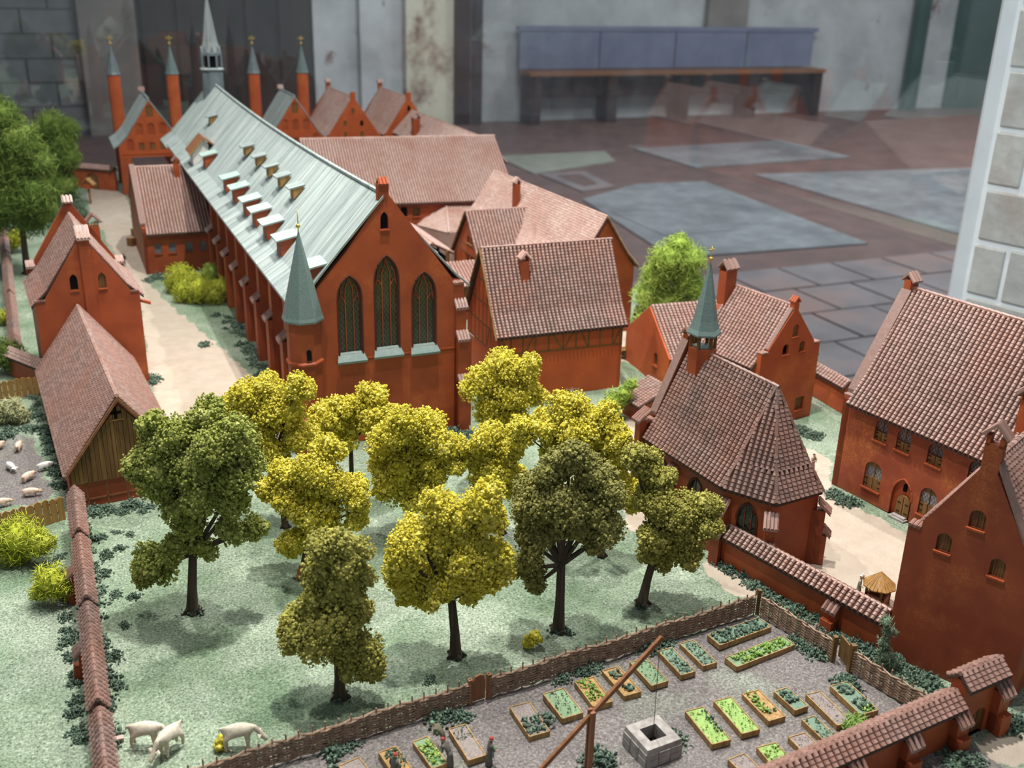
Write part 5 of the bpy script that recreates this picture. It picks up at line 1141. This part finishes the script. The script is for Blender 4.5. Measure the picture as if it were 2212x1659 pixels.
bush('climbing_plant', 'grey green climber on the corner where yard wall meets the gabled house', (1912, 1440), [(1915, 1345, 15), (1922, 1365, 16), (1910, 1390, 16), (1912, 1415, 20), (1925, 1432, 20), (1905, 1435, 16)], GRY, 'fibre', 1.2, .0035, cat='climber')
bush('lane_bush', 'grey green bush row beside the sandy lane behind the gabled house', (165, 470), [(165, 440, 18), (175, 460, 16), (160, 420, 16)], GRY, 'fibre', .8, .007)
# low plants: meshes shared, one object each
LOWM = []
for k in range(4):
    n = 90; P = np.stack([RNG.normal(0, .0085, n), RNG.normal(0, .0065, n), np.abs(RNG.normal(0, .0042, n))], 1); P[:, 2] *= np.exp(-(P[:, 0] ** 2 + P[:, 1] ** 2) / .0002)
    S = np.stack([.0026 + .0018 * RNG.random(n), .0022 + .0012 * RNG.random(n), .0011 + .0006 * RNG.random(n)], 1); V, Fc = scatter(OCT, OCF, P, S, rrot(n), .4)
    o = np_mesh('low_plant', V, Fc, 3, LOW); LOWM.append(o.data); bpy.data.objects.remove(o)
ORD = 'first second third fourth fifth sixth seventh eighth ninth tenth eleventh twelfth thirteenth fourteenth fifteenth sixteenth seventeenth eighteenth nineteenth twentieth 21st 22nd 23rd 24th 25th 26th'.split()
def low(group, label, pts, s=1.0, name='low_plant'):
    ys = max(p[1] for p in pts) - min(p[1] for p in pts) > max(p[0] for p in pts) - min(p[0] for p in pts)
    pts = sorted(pts, key=lambda p: p[1] if ys else p[0]); base_ = label
    for k_, (px, py) in enumerate(pts):
        label = base_ + ', ' + ORD[k_] + (' from top' if ys else ' from left')
        p = at(px, py); o = bpy.data.objects.new(name, random.choice(LOWM)); COL.objects.link(o); o.location = (p.x, p.y, 0); o.rotation_euler = (0, 0, random.random() * 6.28)
        k = s * random.uniform(.75, 1.25); o.scale = (k, k, k * random.uniform(.8, 1.5)); tag(o, label, 'plant', group)
def along(p, q, n, jit=8): return [(p[0] + (q[0] - p[0]) * (i + .5) / n + random.uniform(-jit, jit), p[1] + (q[1] - p[1]) * (i + .5) / n + random.uniform(-jit, jit)) for i in range(n)]
low('plants along the orchard wall', 'low dark green plant right of the orchard wall', along((180, 1120), (240, 1640), 26, 12), .9)
low('plants left of the orchard wall', 'low dark green plant left of the orchard wall', along((130, 1190), (175, 1620), 14, 6), .9)
low('plants below the barn gable', 'dark green low plant below the barn gable', along((170, 1110), (320, 1095), 9, 8), 1.0)
low('plants in the orchard grass at left', 'dark tuft in grass right of the orchard wall', [(215, 1160), (250, 1150), (280, 1155), (260, 1185), (230, 1200), (300, 1190), (225, 1240), (250, 1285), (290, 1290), (270, 1350), (250, 1420), (255, 1480), (310, 1105)], .7)
low('plants at the foot of the yard wall', 'dark teal low plant at the foot of the red yard wall', along((1545, 1215), (1900, 1425), 22, 7), 1.0)
low('plants along the gabled house', 'low dark plant along the front gabled house', along((1925, 1425), (2090, 1535), 14, 7), 1.0)
low('plants below the convent house', 'grey green low plant at the foot of the large right house', along((1795, 1062), (1850, 1092), 6, 5), 1.0)
low('plants in the small court', 'low green plant in court behind the chapel', along((1715, 915), (1760, 955), 8, 12), 1.0)
low('plants at the church corner', 'grey green low plant at the foot of the right church buttress', along((970, 925), (1015, 935), 7, 12), 1.1)
low('plants along the church buttresses', 'dark green low plant at the foot of the church buttresses', along((500, 690), (590, 840), 16, 7), 1.1)
low('plants between road and church', 'green low plant in the strip between road and church', along((470, 670), (560, 790), 12, 14), .8)
low('plants at the brick hall', 'dark green low plant at the foot of the brick hall', along((318, 605), (370, 600), 6, 4), 1.2)
low('plants in the pig pen', 'dark green low plant beside the long barn wall', along((70, 850), (130, 1050), 16, 8), 1.0)
low('plants in the pig pen corner', 'dark green low plant in the grass of the pig pen', [(10, 945), (25, 940), (60, 925), (80, 930), (15, 930)], 1.0)
low('plants inside the garden fence', 'low dark green plant inside the wicker fence', [(735, 1620), (750, 1612), (720, 1632), (940, 1555), (960, 1550), (985, 1545), (1000, 1552), (1275, 1448), (1290, 1440), (1215, 1470), (1260, 1455), (1415, 1395), (1430, 1385), (1445, 1390), (1405, 1405)], 1.0)
low('plants by the right garden gate', 'low dark plant by the open garden gate', [(1715, 1390), (1735, 1400), (1755, 1410), (1770, 1418), (1825, 1470), (1835, 1480), (1845, 1490), (1820, 1492)], 1.0)
low('plants around the well', 'dark green low plant at the foot of well and sweep post', [(1460, 1610), (1465, 1600), (1285, 1640), (1300, 1636), (1310, 1645), (1270, 1650)], 1.0)
low('plants at the garden doorway', 'low grey green plant before the garden doorway', [(2070, 1645), (2090, 1640), (2110, 1648), (2060, 1655), (2180, 1570), (2195, 1565), (2205, 1560)], 1.2)
low('plants under the left gabled house', 'low dark plant near the road house', [(328, 828), (335, 820), (326, 815), (210, 480), (440, 745)], 1.0)
low('tufts under the orchard trees', 'dark green tuft at the foot of an orchard tree trunk', [(417, 1322), (735, 1508), (990, 1418), (1207, 1362), (1220, 1365), (1388, 1306), (930, 1470)], .8)
# ================================================================== GARDEN BEDS
def leaves(T, n, lx, ly, z, m, lump=.0035, spread=1.0, name='plants', zz=.005):
    P = np.stack([(RNG.random(n) - .5) * lx * spread, (RNG.random(n) - .5) * ly * spread, z + zz * RNG.random(n)], 1); S = lump * (.6 + .7 * RNG.random((n, 1))) * np.array([[1, .8, .5]])
    V, Fc = scatter(OCT, OCF, P, S, rrot(n), .4); o = np_mesh(name, V, Fc, 3, m, T); return stuff(o)
zg = lambda p: (1300 + p[0] / 2.4254, 1230 + p[1] / 2.4254); z6 = lambda p: (700 + p[0] / 3.16, 1250 + p[1] / 3.16)
SOILM = mat_noise('dark_bed_soil', (.17, .14, .135), (.33, .285, .275), 420, .9, .2, .5, .002)
BEDM = mat_stripe('ochre_bed_board', (.20, .11, .04), (.46, .29, .12), 130)
GRN2 = mat_noise('green_flock_bed', (.15, .23, .14), (.24, .34, .21), 380, .9, .2, .5, .002); LGR = mat_noise('light_green_flock_bed', (.19, .31, .09), (.34, .47, .17), 300, .9, .2, .5, .002)
TEAL = mat_noise('teal_flock_bed', (.12, .19, .15), (.20, .28, .22), 300, .9, .2, .5, .002)
def bed(fn, quad, label, top, plants):
    W4 = [at(*fn(p), .0095) for p in quad]; c = sum(W4, Vector()) / 4; ea = (W4[1] - W4[0] + W4[2] - W4[3]) / 2; eb = (W4[3] - W4[0] + W4[2] - W4[1]) / 2
    if eb.length > ea.length: d, ly, lx = eb, eb.length, ea.length
    else: d, ly, lx = ea, ea.length, eb.length
    d.z = 0; d = -d if d.y < 0 else d; T = thing('garden_bed', label, 'garden bed', (c.x, c.y), math.degrees(math.atan2(d.x, d.y)), 'raised beds of the cloister garden'); h = .0095; t = .0017
    for s_ in (-1, 1): MB().span((s_ * lx / 2 - t / 2, -ly / 2, 0), (s_ * lx / 2 + t / 2, ly / 2, h)).build('board', BEDM, T); MB().span((-lx / 2, s_ * ly / 2 - t / 2, 0), (lx / 2, s_ * ly / 2 + t / 2, h)).build('board', BEDM, T)
    MB().span((-lx / 2, -ly / 2, 0), (lx / 2, ly / 2, h - .0012)).build('bed_soil', top, T)
    for m, n, lump, spr, cx, cy, fx, fy in plants:
        o = leaves(T, n, lx * fx, ly * fy, h - .002, m, lump, spr); o.location = (cx * lx, cy * ly, 0)
    return T
full = lambda m, n=90, l=.0032: (m, n, l, .9, 0, 0, 1, 1)
bed(zg, [(560, 340), (835, 250), (875, 300), (615, 400)], 'long raised bed of dark green leaves nearest the fence corner post', TEAL, [full(LOW, 150, .0042)])
bed(zg, [(645, 460), (960, 345), (1000, 395), (710, 510)], 'long raised bed of bright green lettuce beside the dark leaved one', GRN2, [(BRG, 150, .004, .85, 0, 0, 1, 1)])
bed(zg, [(410, 385), (480, 370), (600, 480), (535, 510)], 'grey green bed, fifth and last of the row along the wicker fence', TEAL, [full(GRY, 110, .0022)])
bed(zg, [(298, 425), (365, 410), (487, 525), (420, 560)], 'grey green bed with dark leaves right behind the tip of the well sweep', TEAL, [full(GRY, 90, .0022), (LOW, 18, .003, .9, .1, -.3, .6, .3)])
bed(zg, [(150, 485), (230, 460), (347, 580), (262, 610)], 'plain green bed crossed by the upper end of the well sweep', GRN2, [full(GRY, 60, .0018)])
bed(zg, [(5, 530), (85, 505), (205, 635), (120, 665)], 'ochre bed with two round dark cabbages under the well sweep', BEDM, [(LOW, 30, .004, .9, 0, .25, .6, .3), (LOW, 26, .004, .9, .05, -.28, .5, .22)])
bed(z6, [(1712, 705), (1840, 665), (1965, 835), (1840, 870)], 'ochre bed with yellow green lettuce left of the cabbage bed', BEDM, [(BRG, 90, .0032, .9, -.08, .08, .8, .9)])
bed(z6, [(1500, 790), (1630, 740), (1760, 905), (1635, 960)], 'plain dark green bed left of the yellow green lettuce bed', GRN2, [full(LOW, 70, .0018)])
bed(z6, [(1270, 875), (1400, 840), (1535, 1030), (1408, 1085)], 'half empty bed with dark leafy plants in its lower half, right of the small gate', SOILM, [(LOW, 70, .0042, .9, 0, -.22, 1, .55), (LOW, 40, .0042, .9, .8, -.12, .5, .4)])
bed(z6, [(855, 1030), (965, 985), (1095, 1195), (995, 1245)], 'bed half green half bare soil in front of the small gate', SOILM, [(LOW, 50, .0016, .9, 0, .28, 1, .42)])
bed(z6, [(610, 1110), (705, 1075), (845, 1255), (735, 1295)], 'bed with yellow green lettuce beside the bending gardener', GRN2, [(BRG, 80, .0034, .9, 0, -.05, .9, .8)])
bed(z6, [(375, 1180), (490, 1145), (600, 1290), (470, 1330)], 'worn ochre bed with patchy dark green, second from bottom left', BEDM, [(LOW, 80, .0026, .9, .05, 0, .9, .9)])
bed(z6, [(95, 1265), (245, 1225), (330, 1340), (180, 1375)], 'bare brown bed cut by the bottom edge, leftmost of the garden', SOILM, [])
bed(zg, [(435, 745), (535, 715), (663, 885), (590, 920)], 'bright green bed with dark trailing plants right of the stone well', LGR, [(LOW, 36, .003, .9, .35, .1, .35, .8), full(BRG, 50, .0018)])
bed(zg, [(585, 685), (680, 670), (823, 830), (740, 865)], 'even bright green bed, second to the right of the well', LGR, [full(BRG, 70, .0018)])
bed(zg, [(738, 655), (820, 625), (957, 765), (880, 795)], 'ochre bed with a curling row of lettuce, third right of the well', BEDM, [(BRG, 55, .0036, .9, -.1, .1, .6, .85), (LOW, 14, .003, .9, .1, -.2, .4, .2)])
bed(zg, [(905, 635), (970, 620), (1077, 705), (1017, 745)], 'short teal bed with one big dark cabbage', TEAL, [(LOW, 50, .004, .9, 0, .1, .8, .55)])
bed(zg, [(1070, 655), (1145, 635), (1300, 790), (1242, 820)], 'bare purple grey soil bed beside the short teal bed', SOILM, [full(SOILM, 30, .0014)])
bed(zg, [(1197, 610), (1290, 585), (1440, 730), (1365, 765)], 'bed with two dark leafy heaps nearest the right wicker fence', TEAL, [(LOW, 50, .0044, .9, 0, .28, .7, .3), (LOW, 50, .0044, .9, .05, -.18, .7, .35), (BRG, 20, .003, .9, .1, -.42, .7, .15)])
bed(zg, [(1053, 785), (1110, 765), (1228, 870), (1165, 900)], 'grey green flocked bed left of the green ball bush', TEAL, [full(GRY, 60, .0022)])
bed(zg, [(980, 880), (1065, 850), (1150, 940), (1075, 975)], 'bare soil bed half hidden by the garden wall cap', SOILM, [full(SOILM, 20, .0014)])
bed(zg, [(815, 930), (910, 905), (1000, 1005), (905, 1040)], 'bright green bed cut by the garden wall cap at the bottom', LGR, [full(BRG, 50, .0022)])
bed(zg, [(660, 990), (750, 965), (850, 1060), (760, 1090)], 'bare grey bed at the bottom edge under the garden wall', SOILM, [full(SOILM, 20, .0014)])
# ================================================================== WELL AND SWEEP
wc = Vector((.2085, 1.158)); T = thing('stone_well', 'square grey stone well with open shaft under the rope', 'well', wc, 62)
wb = MB(); a, h, i_ = .0285, .030, .0135
for z0, z1, k0, k1 in ((0, .012, 1.06, 1.05), (.012, .0225, 1.03, 1.02)):
    for s_ in range(4):
        for j in range(3):
            Mx = Matrix.Rotation(s_ * math.pi / 2, 3, 'Z'); w0 = -a + 2 * a * j / 3 + .0006; w1 = -a + 2 * a * (j + 1) / 3 - .0006; d = random.uniform(0, .0012)
            MB().add([Mx @ Vector(p) for p in [(w0, -a * k0 - d, z0), (w1, -a * k0 - d, z0), (w1, -i_, z0), (w0, -i_, z0), (w0, -a * k1 - d, z1 - .0006), (w1, -a * k1 - d, z1 - .0006), (w1, -i_, z1 - .0006), (w0, -i_, z1 - .0006)]], [(3, 2, 1, 0), (4, 5, 6, 7), (0, 1, 5, 4), (1, 2, 6, 5), (2, 3, 7, 6), (3, 0, 4, 7)]).build('stone_block', STONE, T)
for s_ in range(4):
    Mx = Matrix.Rotation(s_ * math.pi / 2, 3, 'Z'); MB().add([Mx @ Vector(p) for p in [(-a, -a, .0225), (a, -a, .0225), (i_, -i_, .0225), (-i_, -i_, .0225), (-a * .97, -a * .97, h), (a * .97, -a * .97, h), (i_, -i_, h), (-i_, -i_, h)]], [(3, 2, 1, 0), (4, 5, 6, 7), (0, 1, 5, 4), (1, 2, 6, 5), (2, 3, 7, 6), (3, 0, 4, 7)]).build('rim_stone', STONE, T)
MB().span((-i_, -i_, .001), (i_, i_, .008)).build('dark_shaft', VOID, T)
pv = Vector((.117, 1.114, 0)); tip = Vector((wc.x, wc.y - .003, .19)); tail = Vector((.035, 1.08, .006)); dr = tip - tail; pz = tail.z + dr.z * ((pv.x - tail.x) / dr.x)
T = thing('well_sweep', 'long reddish wooden well sweep balanced on a forked post with rope', 'well sweep', (pv.x, pv.y), 69)
iv = lambda p: Matrix.Rotation(R(69), 3, 'Z') @ (Vector(p) - pv)
sd = Vector((1, 0, 0)); 
for s_ in (-1, 1): MB().span((s_ * .0042 - .0018, -.0035, 0), (s_ * .0042 + .0018, .0035, pz + .007)).build('post', WOODR, T)
A, B = iv(tail), iv(tip); d = (B - A).normalized(); nn = Vector((1, 0, 0)); up_ = d.cross(nn).normalized()
MB().prism([A - nn * .0024 - up_ * .003, A + nn * .0024 - up_ * .003, A + nn * .0024 + up_ * .003, A - nn * .0024 + up_ * .003], B - A).build('beam', WOODR, T)
MB().tube([B - d * .004, Vector((B.x, B.y, .0)) * 1 + Vector((0, 0, .012)) - d * .004 * 0], .0006, 4).build('rope', BARK, T)
MB().lathe((B.x, B.y, .004), [(.004, 0), (.005, .009)], 8).build('bucket', WOODD, T)
# roofed draw well in the yard
hb = at(1893, 1300); T = thing('roofed_well', 'small draw well under an ochre wooden tent roof beside the gabled house', 'well', (hb.x, hb.y), 40)
ap_ = Vector((0, 0, .062)); n = 8
for k in range(n):
    q0, q1 = 2 * math.pi * k / n, 2 * math.pi * (k + 1) / n; r = .029; a0, a1 = Vector((r * math.cos(q0), r * math.sin(q0), .036)), Vector((r * math.cos(q1), r * math.sin(q1), .036))
    for j in range(3):
        b0, b1 = a0.lerp(a1, j / 3 + .02), a0.lerp(a1, (j + 1) / 3 - .02); MB().add([b0, b1, ap_, b0 - Vector((0, 0, .002)), b1 - Vector((0, 0, .002)), ap_ - Vector((0, 0, .002))], [(0, 1, 2), (3, 5, 4), (0, 3, 4, 1), (0, 2, 5, 3), (1, 4, 5, 2)]).build('roof_board', WOOD, T)
for k in range(4): q = math.pi / 2 * k + .6; MB().tube([(.02 * math.cos(q), .02 * math.sin(q), 0), (.02 * math.cos(q), .02 * math.sin(q), .037)], .0022, 6).build('post', WOODD, T)
wb = MB()
for s_ in range(4): wb.box(Matrix.Rotation(s_ * math.pi / 2, 3, 'Z') @ Vector((.015, 0, .009)), (.004, .034, .018), Matrix.Rotation(s_ * math.pi / 2, 3, 'Z'))
wb.build('well_box', WOODR, T)
# cart
cb = at(1352, 772); T = thing('hand_cart', 'dark wooden cart with spoked wheels behind the half timbered house', 'cart', (cb.x, cb.y), 75)
MB().prism([(-.014, -.02, .014), (.014, -.02, .014), (.017, -.024, .026), (-.017, -.024, .026)], (0, .044, .003)).build('cart_body', WOODD, T)
for s_ in (-1, 1):
    w_ = MB(); x = s_ * .019; pts = [(x, .0 + .0125 * math.cos(q), .0125 + .0125 * math.sin(q)) for q in np.linspace(0, 2 * math.pi, 15)]; w_.tube(pts, .0015, 5)
    for k in range(6): q = math.pi * k / 3; w_.tube([(x, 0, .0125), (x, .012 * math.cos(q), .0125 + .012 * math.sin(q))], .0008, 4)
    w_.build('wheel', BARK, T)
MB().tube([(-.02, 0, .0125), (.02, 0, .0125)], .0015, 5).build('axle', BARK, T)
for s_ in (-1, 1): MB().tube([(s_ * .012, .02, .016), (s_ * .01, .06, .012)], .0014, 5).build('shaft', WOODD, T)
# roofed shrine post on the lane, crates by the hall
sb = at(196, 440); T = thing('roofed_post', 'roofed wooden wayside post on the lane left of the gateway', 'post', (sb.x, sb.y), 10)
MB().tube([(0, 0, 0), (0, 0, .075)], .005, 6).build('post', WOODR, T); MB().span((-.018, -.012, .07), (.018, .012, .092)).build('box', ORG, T)
for s_ in (-1, 1): MB().prism([(0, -.016, .112), (s_ * .03, -.016, .086), (s_ * .03, -.016, .090), (0, -.016, .117)], (0, .032, 0)).build('roof_board', WOOD, T)
for px, py, s_, lb_ in ((285, 530, .03, 'ochre wooden crate nearest on the lane beside the brick hall'), (292, 508, .026, 'ochre wooden crate behind the other beside the brick hall')):
    p = at(px, py); T = thing('wooden_crate', lb_, 'crate', (p.x, p.y), 25); MB().span((-s_ * .4, -s_ * .4, 0), (s_ * .4, s_ * .4, s_)).build('body', WOOD, T)
    for z in (.1, .5, .9): MB().span((-s_ * .43, -s_ * .43, s_ * z - .002), (s_ * .43, s_ * .43, s_ * z + .002)).build('slat', WOODR, T)
p = at(258, 1600); o = MB().box((0, 0, .003), (.012, .008, .006), Matrix.Rotation(.4, 3, 'Z')).build('fallen_tile', TILEP); o.location = p; tag(o, 'broken red tile piece in the grass left of the goats', 'tile')
# ================================================================== ANIMALS AND PEOPLE
def skinned(name, verts, edges, m, parent=None, sub=1):
    "verts = [(x,y,z,r)] first one is the root"
    me = bpy.data.meshes.new(name); me.from_pydata([v[:3] for v in verts], edges, []); bmx = bmesh.new(); bmx.from_mesh(me); ly = bmx.verts.layers.skin.verify(); bmx.verts.ensure_lookup_table()
    for v, d in zip(bmx.verts, verts): v[ly].radius = (d[3], d[3])
    bmx.verts[0][ly].use_root = True; bmx.to_mesh(me); bmx.free(); me.materials.append(m); o = link(name, me, parent)
    o.modifiers.new('skin', 'SKIN').use_smooth_shade = True; s_ = o.modifiers.new('smooth', 'SUBSURF'); s_.levels = sub; s_.render_levels = sub; return o
GOATM = mat_noise('cream_goat_coat', (.46, .40, .32), (.70, .64, .54), 170, .8); PIGM = mat_noise('pale_pig_skin', (.62, .42, .34), (.74, .58, .50), 170, .6, c3=(.40, .26, .16), s3=60)
PIGW = mat_noise('whitish_pig_skin', (.60, .58, .56), (.74, .72, .70), 170, .6); HORN = mat_noise('grey_horn', (.12, .10, .09), (.2, .17, .15), 90)
def beast(name, label, px, py, psi, L, m, pig=False, graze=True, group=None, cat='goat'):
    p = at(px, py); T = thing(name, label, cat, (p.x, p.y), psi, group); k = L; hz = .36 if pig else .62; b_ = .18 if pig else .165
    V = [(0, -.30, hz, b_ * .95), (0, .0, hz + .02, b_ * 1.12), (0, .28, hz + .02, b_)]; E_ = [(0, 1), (1, 2)]
    def ch(i, pts):
        for q in pts: V.append(q); E_.append((i, len(V) - 1)); i = len(V) - 1
        return i
    if pig: hi = ch(2, [(0, .44, hz - .02, .12), (0, .58, hz - .08, .085), (0, .68, hz - .12, .06)])
    else: hi = ch(2, [(0, .44, hz + .0, .085), (0, .55, hz - .15, .060), (0, .59, hz - .25, .092), (0, .68, hz - .35, .068), (0, .75, hz - .43, .045)]) if graze else ch(2, [(0, .40, hz + .14, .07), (0, .47, hz + .26, .06), (0, .60, hz + .20, .045)])
    for sx in (-1, 1):
        w = .105
        ch(2, [(sx * w, .24, hz * .62, .065), (sx * w, .25, hz * .32, .045), (sx * w, .24, .02, .042)])
        ch(0, [(sx * w, -.28, hz * .66, .08), (sx * w, -.33, hz * .34, .045), (sx * w, -.30, .02, .042)])
    ch(0, [(0, -.42, hz + .04, .03), (0, -.48, hz - (.0 if pig else .08), .016)])
    V = [tuple(c * k for c in v) for v in V]; body = skinned('body', V, E_, m, T, 2); hp_ = Vector(V[hi][:3]); hd = Vector(V[hi - (1 if pig else 2)][:3])
    for sx in (-1, 1):
        er = MB(); c = hd + Vector((sx * .06 * k, -.01 * k, .05 * k)); er.prism([c, c + Vector((sx * .13 * k, -.03 * k, .02 * k)), c + Vector((sx * .03 * k, -.07 * k, .05 * k))], (0, .03 * k, 0)); er.build('ear', m, T)
    if not pig:
        for sx in (-1, 1): hn = MB(); c = hd + Vector((sx * .03 * k, 0, .05 * k)); hn.tube([c, c + Vector((sx * .03 * k, -.05 * k, .08 * k)), c + Vector((sx * .05 * k, -.12 * k, .09 * k))], [.022 * k, .017 * k, .006 * k], 5); hn.build('horn', HORN, T)
    return T
beast('goat', 'cream goat grazing to the right, leftmost of three at the bottom left', 316, 1612, 85, .053, GOATM)
beast('goat', 'cream goat seen from behind in the middle of the three, head lowered toward viewer', 371, 1622, 205, .053, GOATM)
beast('goat', 'cream goat grazing against the wicker fence, right of the small yellow bush', 516, 1616, 80, .053, GOATM)
for px, py, psi, m, lb_ in ((41, 972, -10, PIGM, 'pink pig standing highest in the pen, seen lengthwise'), (24, 1016, 130, PIGW, 'whitish grey pig lying diagonally in the middle of the pen'), (61, 1038, 20, PIGM, 'brown spotted pig in the middle of the pen'),
                            (98, 1015, 55, PIGW, 'pale pig close to the barn wall'), (66, 1072, 75, PIGM, 'pink pig directly behind the lower board fence'), (-2, 972, 10, PIGM, 'pink pig cut by the left edge of the pen'), (2, 1095, 60, PIGM, 'pale pig in the lower left corner of the pen')):
    beast('pig', lb_, px, py, psi, .036, m, True, cat='pig')
SKIN = mat_noise('painted_skin', (.55, .33, .23), (.62, .38, .27), 90, .6)
def cloth(n, c): return mat_noise(n, tuple(x * .8 for x in c), c, 240, .8)
GREYC = cloth('grey_cloth', (.13, .12, .11)); BEIGE = cloth('beige_cloth', (.40, .29, .22)); REDC = cloth('red_cap_cloth', (.34, .05, .04)); WHC = cloth('white_cloth', (.62, .62, .60)); DRK = cloth('dark_cloth', (.03, .032, .04)); GRC = cloth('green_cloth', (.16, .32, .20)); OLV = cloth('drab_green_cloth', (.15, .14, .09)); LINC = cloth('linen_cloth', (.40, .35, .30)); HAIR = cloth('dark_hair', (.03, .02, .015)); ORC = cloth('orange_cloth', (.55, .20, .07))
def person(label, px, py, psi, h, robe, legs, cap=None, lean=0.0, armL=None, armR=None, apron=None, skirt=True, carry=None):
    p = at(px, py); T = thing('person', label, 'person', (p.x, p.y), psi); s = h; cl, sl = math.cos(lean), math.sin(lean); hip = .50
    def tor(x, y, z): # torso points tilt forward (local +y) about the hip
        dz = z - hip; return (x * s, (y * cl + dz * sl) * s, (hip + dz * cl - y * sl) * s)
    V = [(0, 0, hip * s, .085 * s), (*tor(0, 0, .62), .082 * s), (*tor(0, 0, .76), .10 * s), (*tor(0, .005, .85), .045 * s), (*tor(0, .01, .90), .055 * s), (*tor(0, .012, .955), .062 * s)]; E_ = [(0, 1), (1, 2), (2, 3), (3, 4), (4, 5)]
    def ch(i, pts):
        for q in pts: V.append(q); E_.append((i, len(V) - 1)); i = len(V) - 1
        return i
    for sx, arm in ((-1, armL), (1, armR)):
        el, hd = arm or ((.17, .02, .60), (.15, .10, .47)); ch(2, [(*tor(sx * .13, 0, .79), .042 * s), (*tor(sx * el[0], el[1], el[2]), .034 * s), (*tor(sx * hd[0], hd[1], hd[2]), .026 * s)])
    for sx in (-1, 1): ch(0, [(sx * .06 * s, .01 * s, .28 * s, .052 * s), (sx * .065 * s, -.005 * s, .05 * s, .034 * s), (sx * .07 * s, .06 * s, .022 * s, .026 * s)])
    skinned('body', V, E_, robe, T, 1)
    hc = tor(0, .012, .93); hb_ = MB(); hb_.sphere(hc, .066 * s, 2, 0, (.88, 1, 1.12)); f_ = tor(0, .085, .925); hb_.sphere(f_, .012 * s, 1); H = hb_.build('head', SKIN, T, True)
    for sx in (-1, 1): MB().sphere(tor(sx * .025, .072, .94), .008 * s, 1).build('eye', DRK, H)
    c = tor(0, -.01, .968); MB().sphere(c, .068 * s, 2, 0, (1.02, 1.05, .72)).build('cap' if cap else 'hair', cap or HAIR, T, True)
    if skirt: r_ = MB().lathe((0, 0, .04 * s), [(.135 * s, 0), (.125 * s, .16 * s), (.10 * s, .38 * s), (.086 * s, .50 * s)], 10, 0, 1, .85); r_.build('robe', legs, T, True)
    for sx, arm in ((-1, armL), (1, armR)):
        el, hd = arm or ((.17, .02, .60), (.15, .10, .47)); hm = MB(); c = Vector(tor(sx * hd[0], hd[1] + .02, hd[2] - .015)); hm.sphere(c, .026 * s, 1, 0, (.8, 1, 1.2))
        for q in range(4): hm.tube([c + Vector(((q - 1.5) * .011 * s, .012 * s, -.01 * s)), c + Vector(((q - 1.5) * .012 * s, .030 * s, -.035 * s))], .006 * s, 4)
        hm.tube([c, c + Vector((-sx * .026 * s, .02 * s, -.012 * s))], .007 * s, 4); hm.build('hand', SKIN, T, True)
    if apron: MB().prism([tor(-.085, .095, .66), tor(.085, .095, .66), (.09 * s, .125 * s, .22 * s), (-.09 * s, .125 * s, .22 * s)], (0, .012 * s, 0)).build('apron', apron, T)
    if carry: MB().sphere(tor(*carry[0]), carry[1] * s, 2, .3).build('bundle', carry[2], T)
    return T
person('standing person in beige coat with folded arms behind the chapel', 1754, 1019, 150, .043, BEIGE, BEIGE, HAIR, 0, ((.17, .05, .62), (.02, .13, .66)), ((.17, .05, .62), (-.02, .13, .68)))
person('person in brown skirt carrying a white bundle on the shoulder behind the yard wall', 1852, 1290, 120, .045, LINC, LINC, WHC, .05, ((.2, .05, .80), (.12, .06, .97)), ((.17, .04, .62), (.13, .12, .6)), None, True, ((-.14, .0, .93), .085, WHC))
person('bending gardener in drab green over the lettuce bed', 958, 1612, -70, .046, OLV, OLV, GRC, .95, ((.13, .1, .68), (.12, .22, .70)), ((.13, .1, .68), (.12, .22, .70)), None, False)
person('gardener in grey with red cap kneeling right of the lettuce bed', 972, 1655, -60, .046, GREYC, GREYC, REDC, .6, ((.14, .1, .64), (.1, .2, .62)), ((.14, .1, .64), (.1, .2, .62)))
person('gardener in dark grey with red cap carrying a green filled white apron', 1056, 1652, 70, .046, GREYC, GREYC, REDC, .15, ((.16, .08, .62), (.08, .17, .58)), ((.16, .08, .62), (.08, .17, .58)), WHC, True, ((0, .16, .6), .06, GRC))
person('gardener with red cap cut by the bottom edge at the worn ochre bed', 850, 1690, 40, .046, GREYC, GREYC, REDC, .2)
person('dark clothed person walking on the sandy road beside the brick hall', 269, 575, -20, .046, DRK, DRK, HAIR, 0, None, None, None, False)
person('small figure in orange bending under the lowest olive tree', 646, 1252, 60, .036, ORC, ORC, ORC, .7)
